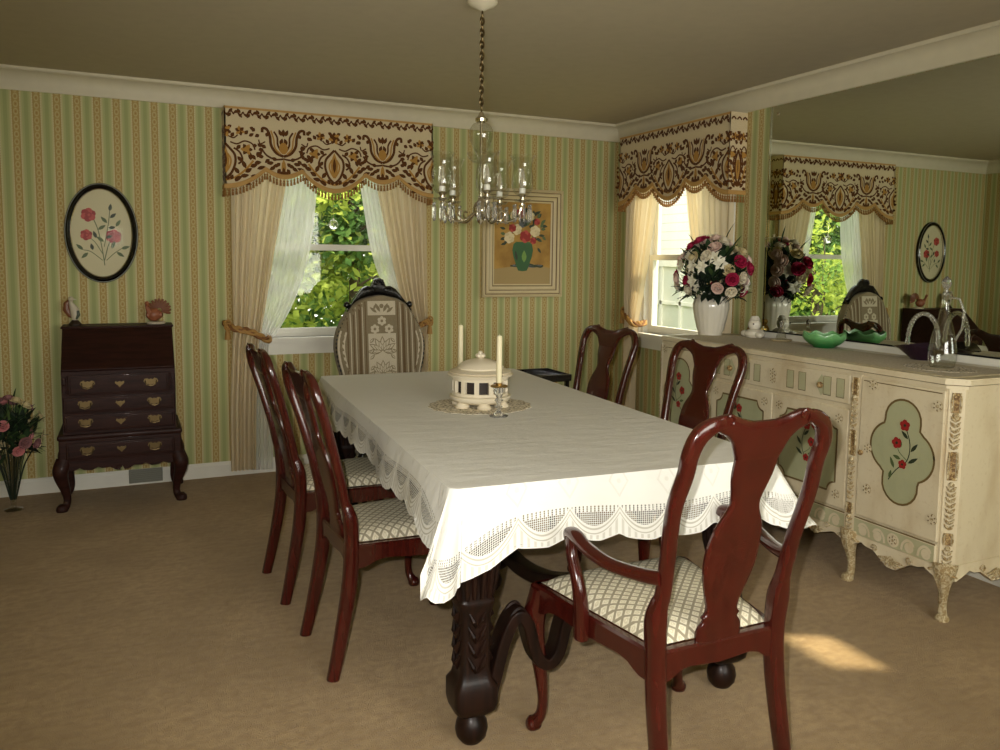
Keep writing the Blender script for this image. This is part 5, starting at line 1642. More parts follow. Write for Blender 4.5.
# ------------------------------------------------------------------ chandelier
def chandelier():
    cx, cy = -2.128, -2.318
    root = thing('chandelier', 'glass and silver five-light chandelier with hurricane shades hanging over the table', 'chandelier', (cx, cy, H))
    Z = lambda z: z - H
    mb = MB(); mb.lathe([(0.062, 0.0), (0.062, -0.010), (0.050, -0.022), (0.022, -0.034), (0.008, -0.040), (0.0, -0.041)][::-1], 24); mb.build('canopy', 'cornice_paint', root)
    mb = MB()
    n = 17
    for i in range(n):
        zc = -0.045 - (i + 0.5) * 0.385 / n
        h = 0.385 / n * 0.72
        pts = []
        for k in range(12):
            a = 2 * PI * k / 12
            q = 0.0085 * math.cos(a)
            pts.append((q if i % 2 else q * 0.3, q * 0.3 if i % 2 else q, zc + h * math.sin(a)))
        mb.tube(pts, 0.0034, 5, caps=False, loop=True)
    mb.tube([(0.004 * math.sin(i * 0.9), 0.004 * math.cos(i * 0.9), -0.04 - 0.40 * i / 40) for i in range(41)], 0.0016, 5)
    mb.build('chain', 'antique_brass', root)
    mb = MB(); mb.lathe([(0.0, Z(1.962)), (0.024, Z(1.964)), (0.026, Z(1.975)), (0.014, Z(1.985)), (0.008, Z(2.0)), (0.0, Z(2.005))], 20)
    mb.tube([(0, 0, Z(1.97)), (0, 0, Z(1.56))], 0.006, 10)
    mb.lathe([(0.0, Z(1.547)), (0.012, Z(1.558)), (0.020, Z(1.580)), (0.030, Z(1.592)), (0.034, Z(1.610)), (0.026, Z(1.634)), (0.012, Z(1.648)), (0.010, Z(1.662))], 20)
    mb.build('stem', 'silver_metal', root)
    mb = MB(); mb.lathe([(0.016, Z(1.962)), (0.034, Z(1.952)), (0.046, Z(1.935)), (0.050, Z(1.915)), (0.046, Z(1.89)), (0.036, Z(1.865)), (0.024, Z(1.845)), (0.014, Z(1.835))][::-1], 24); mb.build('glass_baluster', 'clear_glass', root)
    mb = MB(); mb.lathe([(0.012, Z(1.795)), (0.034, Z(1.80)), (0.050, Z(1.815)), (0.058, Z(1.835)), (0.056, Z(1.838))], 24, caps=False)
    mb.lathe([(0.010, Z(1.67)), (0.018, Z(1.69)), (0.021, Z(1.72)), (0.016, Z(1.76)), (0.012, Z(1.79))], 20); mb.build('glass_column', 'clear_glass', root)
    tow = Vector((CAM.x - cx, CAM.y - cy, 0)).normalized()
    right = Vector((tow.y * -1, tow.x, 0))
    for k in range(5):
        th = math.radians(8 + 72 * k)
        d = tow * math.cos(th) + right * math.sin(th)
        t = Vector((-d.y, d.x, 0))
        p = lambda r, z, s=0.0: d * r + t * s + Vector((0, 0, Z(z)))
        mb = MB()
        P = cr([(0.018, 1.610), (0.040, 1.588), (0.075, 1.563), (0.115, 1.562), (0.150, 1.580), (0.168, 1.615), (0.172, 1.640)], 6)
        mb.tube([p(r, z) for r, z in P], 0.0052, 8)
        P2 = cr([(0.075, 1.563), (0.10, 1.585), (0.095, 1.605), (0.08, 1.60)], 5)
        mb.tube([p(r, z) for r, z in P2], 0.0035, 6)
        arm = mb.build('arm', 'silver_metal', root)
        c = p(0.172, 1.640)
        def part(name, prof, mat, n=20, caps=True, mod=None):
            m = MB(); m.lathe(prof, n, tuple(c), mod, caps); return m.build(name, mat, arm)
        part('cup', [(0.006, -0.004), (0.012, 0.0), (0.016, 0.006), (0.016, 0.012), (0.010, 0.014), (0.010, 0.020), (0.019, 0.030), (0.0, 0.030)], 'silver_metal')
        part('drip_pan', [(0.010, 0.000), (0.028, 0.002), (0.036, 0.008), (0.037, 0.011), (0.026, 0.006), (0.010, 0.004)], 'clear_glass', 24, False)
        part('candle_sleeve', [(0.0125, 0.036), (0.0125, 0.056), (0.0, 0.057)], 'white_plastic', 16)
        part('bulb', [(0.008, 0.058), (0.011, 0.075), (0.0115, 0.092), (0.008, 0.115), (0.003, 0.135), (0.0, 0.138)], 'bulb_glass', 14)
        part('hurricane_shade', [(0.019, 0.026), (0.034, 0.038), (0.042, 0.058), (0.044, 0.082), (0.041, 0.112), (0.037, 0.138), (0.040, 0.162), (0.049, 0.182), (0.054, 0.188)], 'clear_glass', 28, False)
        for j in range(6):
            a = 2 * PI * j / 6 + 0.3
            o = c + Vector((0.036 * math.cos(a), 0.036 * math.sin(a), -0.006))
            m = MB()
            m.ball(tuple(o + Vector((0, 0, -0.008))), 0.006, 6, 4)
            m.loft([[o + Vector((r * math.cos(q * PI / 3), r * math.sin(q * PI / 3), -h)) for q in range(6)] for r, h in ((0.0012, 0.012), (0.0055, 0.022), (0.0062, 0.030), (0.0060, 0.064), (0.0045, 0.070), (0.0, 0.078))])
            m.build('prism', 'crystal', arm, angle=10)
chandelier()

# ------------------------------------------------------------------ on the dining table
ZC = 0.7910
mb = MB()
pts = []
for i in range(96):
    a = 2 * PI * i / 96
    r = 0.195 + 0.010 * abs(math.sin(8 * a))
    pts.append((r * 1.08 * math.cos(a), r * math.sin(a)))
mb.prism(pts, lambda a, b, z: (a, b, z), 0.0, 0.0015)
o = mb.build('lace_doily', 'doily_lace', None, (-2.115, -2.30, ZC), smooth=False)
tag(o, 'round beige lace doily beneath the ceramic pavilion on the dining table', 'doily')
def pavilion():
    root = thing('ceramic_pavilion', 'round cream ceramic pavilion dish with windows and domed lid on the table', 'centrepiece', (-2.115, -2.30, ZC + 0.0015))
    root.scale = (1.14, 1.14, 1.0)
    mb = MB()
    mb.lathe([(0.070, 0.012), (0.092, 0.018), (0.108, 0.026), (0.114, 0.036), (0.114, 0.046), (0.104, 0.050), (0.0, 0.050)], 32)
    for i in range(6):
        a = 2 * PI * i / 6 + 0.3
        mb.lathe([(0.026, 0.0), (0.028, 0.006), (0.022, 0.014), (0.014, 0.026)], 12, (0.084 * math.cos(a), 0.084 * math.sin(a), 0))
    mb.build('base', 'cream_ceramic', root)
    mb = MB(); n = 12
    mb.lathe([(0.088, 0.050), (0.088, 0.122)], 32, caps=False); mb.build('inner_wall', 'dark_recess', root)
    mb = MB()
    for i in range(n):
        a = 2 * PI * i / n
        w = 0.085
        ring = lambda z, r0, r1: [(r0 * math.cos(a - w), r0 * math.sin(a - w), z), (r1 * math.cos(a - w), r1 * math.sin(a - w), z), (r1 * math.cos(a), r1 * math.sin(a), z), (r1 * math.cos(a + w), r1 * math.sin(a + w), z), (r0 * math.cos(a + w), r0 * math.sin(a + w), z)]
        mb.loft([ring(0.048, 0.090, 0.103), ring(0.124, 0.090, 0.103)])
    mb.lathe([(0.090, 0.048), (0.104, 0.048), (0.104, 0.062), (0.090, 0.062)], 36, caps=False)
    mb.lathe([(0.090, 0.112), (0.104, 0.112), (0.106, 0.124), (0.118, 0.128), (0.122, 0.136), (0.114, 0.142), (0.0, 0.144)], 36, caps=False)
    mb.build('windowed_wall', 'cream_ceramic', root)
    mb = MB()
    mb.lathe([(0.112, 0.142), (0.116, 0.147), (0.100, 0.154), (0.086, 0.158), (0.086, 0.164), (0.074, 0.178), (0.054, 0.189), (0.030, 0.197), (0.010, 0.200), (0.0, 0.201)], 36, mod=lambda a, z: 1 + (0.015 * math.cos(18 * a) if 0.157 < z < 0.196 else 0))
    for i in range(5):
        a = 2 * PI * i / 5
        mb.ball((0.010 * math.cos(a), 0.010 * math.sin(a), 0.211), 0.010, 8, 6)
    mb.ball((0, 0, 0.221), 0.010, 8, 6); mb.lathe([(0.008, 0.199), (0.006, 0.208)], 10)
    mb.build('domed_lid', 'cream_ceramic', root)
pavilion()
def candlestick(x, y, label, clabel):
    root = thing('candlestick', label, 'candlestick', (x, y, ZC + 0.0015 if math.hypot(x + 2.115, y + 2.30) < 0.19 else ZC), group=None)
    z0 = root.location.z
    mb = MB()
    mb.lathe([(0.036, 0.0), (0.038, 0.004), (0.022, 0.010), (0.009, 0.020), (0.008, 0.030), (0.016, 0.038), (0.008, 0.046), (0.010, 0.056), (0.018, 0.064), (0.009, 0.074), (0.015, 0.086), (0.022, 0.098), (0.022, 0.116)], 20)
    mb.build('glass_stem', 'crystal', root, angle=30)
    mb = MB(); mb.lathe([(0.012, 0.117), (0.034, 0.118), (0.036, 0.122), (0.030, 0.125), (0.0135, 0.125), (0.0135, 0.134), (0.011, 0.134), (0.011, 0.120)], 20, caps=False); mb.build('drip_ring', 'brass', root)
    mb = MB(); mb.lathe([(0.0100, 0.0), (0.0118, 0.004), (0.0108, 0.195), (0.008, 0.200), (0.0, 0.201)], 16)
    mb.tube([(0, 0, 0.20), (0.001, 0, 0.207)], 0.0012, 5)
    c = mb.build('candle', 'candle_wax', None, (x, y, z0 + 0.119))
    tag(c, clabel, 'candle')
candlestick(-2.140, -2.548, 'crystal candlestick with brass drip ring in front of the ceramic pavilion', 'ivory taper candle standing in front of the ceramic pavilion')
candlestick(-2.098, -2.030, 'crystal candlestick hidden behind the ceramic pavilion on the table', 'ivory taper candle rising behind the ceramic pavilion')

# small black table behind the dining table
def tray_table():
    root = thing('tray_table', 'low black table with raised rim beyond the far right table corner', 'side table', (-0.86, -0.36, 0))
    mb = MB(); mb.box((-0.18, -0.18, 0.575), (0.18, 0.18, 0.59), 0.003)
    for a, b in (((-0.18, -0.18), (0.18, -0.17)), ((-0.18, 0.17), (0.18, 0.18)), ((-0.18, -0.17), (-0.17, 0.17)), ((0.17, -0.17), (0.18, 0.17))):
        mb.box((a[0], a[1], 0.588), (b[0], b[1], 0.622), 0.002)
    mb.build('tray_top', 'black_lacquer', root)
    for x in (-0.155, 0.155):
        for y in (-0.155, 0.155):
            mb = MB(); mb.box((x - 0.014, y - 0.014, 0), (x + 0.014, y + 0.014, 0.578), 0.003); mb.build('leg', 'black_lacquer', root)
    mb = MB(); mb.box((-0.155, -0.155, 0.20), (0.155, 0.155, 0.212), 0.003); mb.build('lower_shelf', 'black_lacquer', root)
tray_table()

# ------------------------------------------------------------------ flowers
def petal_cup(mb, c, nrm, r, op, a, w, curl):
    """one curved petal on a flower head."""
    nrm = Vector(nrm).normalized()
    t = nrm.cross(Vector((0.3, 0.2, 1))).normalized(); b = nrm.cross(t)
    d = t * math.cos(a) + b * math.sin(a); s = nrm.cross(d)
    def f(u, v):
        x = (2 * u - 1)
        rad = r * (math.sin(v * PI * 0.62) * (0.35 + 0.65 * op)) + curl * r * v * v
        h = r * (1.15 - 0.75 * op) * v
        wd = r * w * math.sin(0.35 + v * 2.1) * x
        return Vector(c) + d * (rad - 0.18 * r * x * x) + nrm * h + s * wd
    mb.grid(f, 3, 4)
def rose(par, c, nrm, r, mat):
    mb = MB()
    for lay, (n, op, w) in enumerate(((5, 1.0, 0.72), (5, 0.62, 0.62), (4, 0.30, 0.5), (3, 0.1, 0.35))):
        for i in range(n):
            petal_cup(mb, Vector(c) - Vector(nrm).normalized() * r * 0.3, nrm, r * (1 - 0.06 * lay), op, 2 * PI * i / n + lay * 0.6, w, 0.15 if lay < 2 else 0)
    return mb.build('rose', mat, par, angle=80)
def lily(par, c, nrm, r, mat):
    mb = MB()
    nrm = Vector(nrm).normalized()
    t = nrm.cross(Vector((0.3, 0.2, 1))).normalized(); b = nrm.cross(t)
    for i in range(6):
        a = 2 * PI * i / 6
        d = t * math.cos(a) + b * math.sin(a); s = nrm.cross(d)
        def f(u, v):
            x = 2 * u - 1
            return Vector(c) + d * (r * v) + nrm * (r * (0.55 * v - 0.55 * v * v * v) - 0.06 * r * abs(x)) + s * (0.24 * r * math.sin(min(1, v * 1.15 + 0.06) * PI * 0.98 if v < 0.87 else 3.08) * x)
        mb.grid(f, 2, 6)
    for i in range(5):
        a = 2 * PI * i / 5
        p = Vector(c) + nrm * r * 0.5 + (t * math.cos(a) + b * math.sin(a)) * r * 0.15
        mb.tube([Vector(c), p], 0.0012, 4)
    return mb.build('lily', mat, par, angle=80)
def leaf_geo(mb, p, d, L, w, mat, up=Vector((0, 0, 1))):
    d = Vector(d).normalized()
    s = d.cross(up)
    if s.length < 1e-3: s = Vector((1, 0, 0))
    s.normalize(); n = s.cross(d)
    mb.mat = mat
    def f(u, v):
        x = 2 * u - 1
        return Vector(p) + d * (L * v) + s * (w * math.sin(PI * min(v * 0.95 + 0.05, 1.0)) * x) + n * (-0.25 * L * v * v + 0.15 * w * abs(x))
    mb.grid(f, 2, 4)

def bouquet(name, label, loc, rx, ry, rz, hc, stem_z, roses, lilies, rmats, nleaf, seed, rr, only_front=None, lmat='lily_white'):
    root = thing(name, label, 'flowers', loc)
    rng = random.Random(seed)
    pos = []
    def head(i, n):
        for _ in range(60):
            u = rng.uniform(-0.5, 1.0); a = rng.uniform(0, 2 * PI)
            q = math.sqrt(max(0, 1 - u * u))
            k = rng.uniform(0.84, 1.0)
            p = Vector((rx * q * math.cos(a) * k, ry * q * math.sin(a) * k, hc + rz * u * k))
            if all((p - o).length > rr * 1.35 for o in pos): break
        pos.append(p)
        nrm = Vector((p.x / rx ** 2, p.y / ry ** 2, (p.z - hc) / rz ** 2)).normalized()
        return p, nrm
    st = MB()
    def stem(p):
        st.mat = 1
        a = Vector((p.x * 0.10, p.y * 0.10, stem_z))
        m = Vector((p.x * 0.45, p.y * 0.45, (p.z + stem_z) / 2 + 0.03))
        st.tube(cr([tuple(a), tuple(m), tuple(p)], 4), 0.0022, 5)
    for i in range(lilies):
        p, n = head(i, lilies); lily(root, p, n, rr * 1.45, lmat); stem(p)
    for i in range(roses):
        p, n = head(i, roses); rose(root, p, n, rr * rng.uniform(0.85, 1.1), rmats[i % len(rmats)]); stem(p)
    for i in range(nleaf):
        u = rng.uniform(-0.75, 0.95); a = rng.uniform(0, 2 * PI); q = math.sqrt(max(0, 1 - u * u)); k = rng.uniform(0.2, 0.74)
        p = Vector((rx * q * math.cos(a) * k, ry * q * math.sin(a) * k, hc + rz * u * k))
        d = p - Vector((0, 0, hc - rz * 0.7)) + Vector((rng.uniform(-.1, .1), rng.uniform(-.1, .1), rng.uniform(-.08, .08)))
        leaf_geo(st, p, d, rng.uniform(0.05, 0.085) * rr / 0.032, rng.uniform(0.011, 0.018) * rr / 0.032, rng.choice((0, 0, 1, 1, 2)))
    for i in range(nleaf // 4):      # drooping leaves round the rim of the vase
        a = rng.uniform(0, 2 * PI); q = rng.uniform(0.25, 0.72)
        p = Vector((rx * q * math.cos(a), ry * q * math.sin(a), hc - rz * rng.uniform(0.25, 0.62)))
        leaf_geo(st, p, Vector((math.cos(a), math.sin(a), rng.uniform(-0.5, 0.5))), rng.uniform(0.06, 0.09) * rr / 0.032, rng.uniform(0.014, 0.022) * rr / 0.032, rng.choice((0, 1, 1)))
    for i in range(9):      # long thin blades sticking out
        a = rng.uniform(0, 2 * PI); u = rng.uniform(0.0, 1.0); q = math.sqrt(1 - u * u)
        p = Vector((rx * q * math.cos(a) * 0.8, ry * q * math.sin(a) * 0.8, hc + rz * u * 0.8))
        leaf_geo(st, p, p - Vector((0, 0, hc - rz * 0.6)), rng.uniform(0.09, 0.12) * rr / 0.032, 0.006, rng.choice((0, 2)))
    st.build('foliage', ['leaf_green', 'leaf_dark', 'leaf_light'], root, angle=80)
    return root
VX, VY = -0.255, -1.485
mb = MB()
mb.T = Matrix.Diagonal((1.1, 1.1, 1.0, 1.0))
mb.lathe([(0.062, 0.0), (0.066, 0.004), (0.064, 0.014), (0.070, 0.03), (0.086, 0.10), (0.096, 0.16), (0.097, 0.19), (0.090, 0.212), (0.080, 0.226), (0.082, 0.238), (0.096, 0.250), (0.099, 0.255), (0.092, 0.255), (0.078, 0.236), (0.072, 0.16), (0.05, 0.03), (0.0, 0.025)], 80, mod=lambda a, z: 1 + (0.028 * abs(math.sin(10 * a)) if 0.016 < z < 0.222 else 0.0))
o = mb.build('flower_vase', 'white_ceramic', None, (VX, VY, ZT), angle=60)
tag(o, 'white ribbed ceramic vase holding the big bouquet on the sideboard', 'vase')
bouquet('flower_arrangement', 'large bouquet of cream and magenta roses with white lilies on the sideboard', (VX, VY, ZT), 0.175, 0.285, 0.225, 0.375, 0.05, 46, 16, ['rose_white', 'rose_magenta', 'rose_blush', 'rose_white', 'rose_magenta', 'rose_yellow', 'rose_blush'], 380, 11, 0.038)
mb = MB()
mb.lathe([(0.045, 0.0), (0.047, 0.004), (0.020, 0.012), (0.012, 0.025), (0.014, 0.04), (0.026, 0.12), (0.038, 0.22), (0.052, 0.30), (0.0545, 0.30), (0.0505, 0.297), (0.036, 0.22), (0.022, 0.12), (0.008, 0.045), (0.0, 0.045)], 24, mod=lambda a, z: 1 + 0.02 * math.cos(8 * a))
o = mb.build('glass_vase', 'clear_glass', None, (-4.055, -0.305, 0.0))
tag(o, 'tall clear glass vase standing on the carpet left of the desk', 'vase')
bouquet('flower_arrangement', 'mauve and cream bouquet in the glass vase left of the desk', (-4.055, -0.305, 0.0), 0.165, 0.165, 0.20, 0.43, 0.06, 26, 6, ['rose_mauve', 'rose_yellow', 'rose_pink', 'rose_mauve', 'rose_yellow'], 230, 21, 0.030, lmat='rose_yellow')

# ------------------------------------------------------------------ ornaments on the sideboard
def lotus_bowl():
    mb = MB()
    n = 64
    def rim(k): return 1 - abs(((k * 8 / n) % 1.0) * 2 - 1)
    rings = []
    prof = [(0.052, 0.0, 0), (0.056, 0.004, 0), (0.060, 0.010, 0), (0.084, 0.022, 0), (0.106, 0.042, 0.25), (0.114, 0.058, 0.6), (0.112, 0.074, 1.0), (0.109, 0.074, 1.0), (0.108, 0.056, 0.6), (0.098, 0.040, 0.25), (0.070, 0.022, 0), (0.0, 0.016, 0)]
    for r, z, w in prof:
        ring = []
        for k in range(n):
            a = 2 * PI * k / n
            q = rim(k)
            ring.append((r * (1 - 0.05 * (1 - q) * (1 if z > 0.015 else 0)) * math.cos(a), r * (1 - 0.05 * (1 - q)) * math.sin(a), z + 0.018 * w * (q - 0.5)))
        rings.append(ring)
    mb.loft(rings)
    o = mb.build('lotus_bowl', 'green_glass', None, (-0.155, -2.29, ZT + 0.0015), angle=50)
    tag(o, 'green frosted glass bowl with lotus petal rim on the sideboard', 'bowl')
lotus_bowl()
def bear_pot():
    root = thing('ceramic_figurine', 'white ceramic snowman-like figurine with a round face beside the ribbed vase', 'figurine', (-0.115, -1.72, ZT))
    mb = MB()
    mb.lathe([(0.036, 0.0), (0.05, 0.004), (0.060, 0.02), (0.056, 0.038), (0.040, 0.048), (0.030, 0.052)], 20)
    mb.ball((-0.005, 0, 0.078), 0.038, 16, 12, (1, 1, 0.95))
    for s in (-1, 1): mb.ball((-0.02, s * 0.062, 0.022), 0.024, 10, 8, (1, 1.2, 0.8))
    mb.lathe([(0.030, 0.104), (0.034, 0.106), (0.028, 0.112), (0.020, 0.128), (0.0, 0.130)], 16, (-0.003, 0, 0))
    mb.build('body', 'white_ceramic', root)
    for s in (-1, 1):
        mb = MB(); mb.ball((-0.036, s * 0.014 - 0.012, 0.084), 0.005, 8, 6); mb.build('eye', 'bird_dark', root)
bear_pot()
mb = MB()
mb.lathe([(0.020, 0.0), (0.026, 0.004), (0.034, 0.02), (0.036, 0.045), (0.026, 0.062), (0.016, 0.068), (0.022, 0.076), (0.026, 0.088), (0.020, 0.100), (0.0, 0.104)], 18, mod=lambda a, z: 1 + 0.05 * math.cos(9 * a))
o = mb.build('gilt_jar', 'brass', None, (-0.05, -1.63, ZT)); tag(o, 'small gold jar between the ribbed vase and the white figurine', 'jar')
mb = MB()
mb.lathe([(0.052, 0.0), (0.060, 0.006), (0.062, 0.010), (0.050, 0.008), (0.0, 0.007)], 28)
o = mb.build('trinket_dish', 'frame_cream', None, (-0.11, -1.93, ZT)); tag(o, 'small round beige dish under the glass perfume bottle', 'dish')
root = thing('perfume_bottle', 'small cut-glass perfume bottle on the beige dish, next to the green bowl', 'bottle', (-0.11, -1.93, ZT + 0.0075))
mb = MB(); mb.lathe([(0.028, 0.0), (0.030, 0.006), (0.024, 0.03), (0.016, 0.05), (0.008, 0.058), (0.009, 0.066)], 8); mb.build('bottle', 'clear_glass', root, angle=10)
mb = MB(); mb.lathe([(0.006, 0.062), (0.011, 0.070), (0.009, 0.082), (0.014, 0.094), (0.008, 0.108), (0.0, 0.112)], 8); mb.build('stopper', 'crystal', root, angle=10)
def basket():
    root = thing('glass_basket', 'dark purple glass basket with clear beaded handle at the back of the sideboard', 'basket', (-0.125, -2.85, ZT + 0.0015), 0.2)
    root.scale = (1.22, 1.22, 1.12)
    mb = MB(); rings = []
    for r, z, p in ((0.040, 0.0, 0), (0.044, 0.006, 0), (0.060, 0.022, 0.15), (0.074, 0.042, 0.5), (0.084, 0.052, 0.9), (0.082, 0.054, 0.9), (0.066, 0.040, 0.5), (0.04, 0.018, 0), (0.0, 0.012, 0)):
        ring = []
        for k in range(40):
            a = 2 * PI * k / 40
            e = 1 + 0.42 * p * abs(math.sin(a)) ** 4
            ring.append((r * 0.85 * math.cos(a), r * e * math.sin(a), z + 0.012 * p * math.cos(2 * a) + 0.006 * p * math.sin(a)))
        rings.append(ring)
    mb.loft(rings); mb.build('bowl', 'purple_glass', root)
    mb = MB()
    P = [(0.0, 0.058 * math.cos(a) * (1.0 if a < PI else 1), 0.055 + 0.135 * math.sin(a) ** 0.75) for a in [PI * i / 40 for i in range(41)]]
    mb.tube(P, [0.007 + 0.003 * (i % 2) for i in range(41)], 10)
    mb.build('handle', 'crystal', root)
basket()
mb = MB()
pts = []
for i in range(72):
    a = 2 * PI * i / 72
    r = 0.115 + 0.008 * abs(math.sin(9 * a))
    pts.append((r * math.cos(a), r * 1.25 * math.sin(a)))
mb.prism(pts, lambda a, b, z: (a, b, z), 0.0, 0.0012)
o = mb.build('lace_doily', 'doily_lace', None, (-0.335, -3.10, ZT + 0.0015), smooth=False); tag(o, 'oval lace doily beneath the glass decanter at the near end of the sideboard', 'doily')
root = thing('glass_decanter', 'tall clear glass decanter with stopper at the near end of the sideboard', 'decanter', (-0.300, -3.085, ZT + 0.0027))
mb = MB(); mb.lathe([(0.0, 0.006), (0.046, 0.0), (0.050, 0.006), (0.056, 0.035), (0.056, 0.075), (0.049, 0.120), (0.038, 0.165), (0.024, 0.215), (0.017, 0.260), (0.016, 0.295), (0.024, 0.312), (0.025, 0.314)], 28, caps=False)
mb.build('body', 'clear_glass', root)
mb = MB(); mb.lathe([(0.010, 0.290), (0.015, 0.312), (0.010, 0.322), (0.009, 0.335), (0.017, 0.346), (0.021, 0.360), (0.017, 0.374), (0.008, 0.384), (0.0, 0.390)], 12); mb.build('stopper', 'crystal', root, angle=15)
mb = MB(); mb.sweep([(0.0, -0.020, 0.30), (0.012, -0.055, 0.295), (0.02, -0.075, 0.24), (0.016, -0.072, 0.17), (0.008, -0.05, 0.12)], [(0.005, 0.006)] * 5, (1, 0, 0), 8); mb.build('handle', 'crystal', root)

# ------------------------------------------------------------------ figurines on the desk
ZD = 1.000
def turkey():
    root = thing('turkey_figurine', 'small turkey figurine with fanned tail on the right of the desk top', 'figurine', (-3.305, -0.125, ZD))
    mb = MB(); mb.lathe([(0.050, 0.0), (0.052, 0.006), (0.046, 0.014), (0.0, 0.016)], 20); mb.build('base', 'bird_white', root)
    mb = MB(); mb.ball((-0.012, -0.012, 0.055), 0.042, 14, 10, (1.0, 0.9, 0.95)); mb.sweep([(-0.035, -0.03, 0.07), (-0.05, -0.038, 0.10), (-0.046, -0.045, 0.122)], [(0.016, 0.016), (0.010, 0.010), (0.010, 0.012)], (1, 0, 0), 8)
    mb.ball((-0.048, -0.05, 0.125), 0.013, 8, 6)
    for s in (-1, 1): mb.ball((-0.01 + s * 0.034, -0.015, 0.055), 0.026, 10, 8, (0.5, 1, 0.8))
    mb.build('body', 'bird_orange', root)
    mb = MB()
    for i in range(13):
        a = -0.35 + (PI + 0.7) * i / 12
        c, s = math.cos(a), math.sin(a)
        mb.sweep([(0.018 + 0.015 * c, 0.012, 0.078 + 0.015 * s), (0.020 + 0.045 * c, 0.02, 0.082 + 0.045 * s), (0.020 + 0.066 * c, 0.024, 0.084 + 0.066 * s)], [(0.005, 0.004), (0.011, 0.005), (0.006, 0.003)], (0, 1, 0), 8)
    mb.build('tail', 'bird_brown', root)
turkey()
def pheasant():
    root = thing('bird_figurine', 'slim brown and green bird figurine on the left of the desk top', 'figurine', (-3.745, -0.125, ZD))
    mb = MB(); mb.lathe([(0.034, 0.0), (0.035, 0.008), (0.024, 0.02), (0.014, 0.032)], 14, (0.012, 0, 0)); mb.build('base', 'bird_dark', root)
    mb = MB(); mb.sweep([(0.012, 0, 0.025), (0.016, 0, 0.06), (0.010, 0, 0.095), (-0.004, 0, 0.125), (-0.008, 0, 0.145)], [(0.014, 0.014), (0.026, 0.024), (0.024, 0.022), (0.013, 0.013), (0.009, 0.010)], (0, 1, 0), 10)
    mb.ball((-0.004, -0.006, 0.152), 0.015, 10, 8); mb.sweep([(0.004, -0.014, 0.152), (0.024, -0.02, 0.149)], [(0.005, 0.005), (0.001, 0.001)], (0, 0, 1), 6)
    mb.build('body', 'bird_white', root)
    mb = MB(); mb.sweep([(-0.006, 0.004, 0.15), (-0.028, 0.006, 0.125), (-0.030, 0.006, 0.09), (-0.010, 0.008, 0.055), (0.022, 0.006, 0.04)], [(0.008, 0.006), (0.017, 0.010), (0.019, 0.010), (0.014, 0.010), (0.006, 0.004)], (0, 1, 0), 8); mb.build('wing', 'bird_brown', root)
    mb = MB(); mb.sweep([(0.028, -0.014, 0.085), (0.030, -0.016, 0.06), (0.020, -0.016, 0.035)], [(0.008, 0.008), (0.011, 0.009), (0.004, 0.004)], (0, 1, 0), 8); mb.build('leaf', 'bird_green', root)
pheasant()

# vent in the baseboard behind the desk
root = thing('wall_register', 'grey metal heating vent in the baseboard under the desk', 'vent', (-3.385, -0.0195, 0.012))
mb = MB(); mb.box((-0.095, -0.006, 0.0), (0.095, 0.0, 0.085), 0.002); mb.build('frame', 'grey_metal', root)
mb = MB()
for i in range(6): mb.box((-0.085, -0.010, 0.010 + i * 0.012), (0.085, -0.005, 0.016 + i * 0.012))
mb.build('louvre', 'grey_metal', root, smooth=False)

# ------------------------------------------------------------------ outside
mb = MB(); mb.box((-14, 0.3, -0.55), (12, 18, -0.45)); struct(mb.build('ground_outside', 'lawn', smooth=False))
mb = MB(); mb.box((0.3, -14, -0.55), (12, 0.3, -0.45)); struct(mb.build('ground_yard', 'lawn', smooth=False))
def tree(name, label, loc, h, r, zc, n, seed, leaf, mats, trunk=0.09):
    root = thing(name, label, 'tree' if 'tree' in name else 'shrub', loc, group='greenery beyond the garden window')
    rng = random.Random(seed)
    mb = MB()
    mb.sweep(cr([(0, 0, 0), (0.05, 0.02, h * 0.35), (-0.04, 0.0, h * 0.7), (0.02, 0, h)], 5), [(trunk * (1 - 0.8 * i / 15), trunk * (1 - 0.8 * i / 15)) for i in range(16)], (0, 1, 0), 8)
    for i in range(7):
        a = rng.uniform(0, 2 * PI); z = h * rng.uniform(0.3, 0.85)
        mb.tube([(0, 0, z), (r * 0.4 * math.cos(a), r * 0.4 * math.sin(a), z + 0.25 * r), (r * 0.8 * math.cos(a), r * 0.8 * math.sin(a), z + 0.35 * r)], [trunk * 0.35, trunk * 0.2, trunk * 0.08], 6)
    mb.build('trunk', 'bark', root)
    mb = MB()
    cl = [(Vector((rng.gauss(0, .45) * r, rng.gauss(0, .45) * r, zc + rng.gauss(0, .45) * (h - zc) * 1.1)), rng.choice((0, 0, 1, 2))) for _ in range(40)]
    for i in range(n):
        c, m = rng.choice(cl)
        p = c + Vector((rng.gauss(0, .16) * r, rng.gauss(0, .16) * r, rng.gauss(0, .14) * r))
        d = Vector((rng.uniform(-1, 1), rng.uniform(-1, 1), rng.uniform(-1, 0.6))).normalized()
        s = d.cross(Vector((rng.uniform(-1, 1), rng.uniform(-1, 1), 1))).normalized()
        L = leaf * rng.uniform(0.6, 1.3)
        mb.mat = m if rng.random() < 0.8 else rng.choice((0, 1, 2))
        mb.face([mb.vert(p), mb.vert(p + d * L * 0.5 + s * L * 0.28), mb.vert(p + d * L), mb.vert(p + d * L * 0.5 - s * L * 0.28)])
    mb.build('leaves', mats, root, smooth=False)
TM = ['tree_leaf', 'tree_leaf_bright', 'tree_leaf_deep']
tree('garden_tree', 'leafy green tree filling the upper garden window', (-1.1, 4.0, -0.45), 4.4, 1.0, 2.4, 9000, 1, 0.13, TM)
tree('garden_tree', 'tree behind the left half of the garden window', (-3.6, 5.2, -0.45), 4.8, 1.0, 2.4, 9000, 2, 0.14, TM)
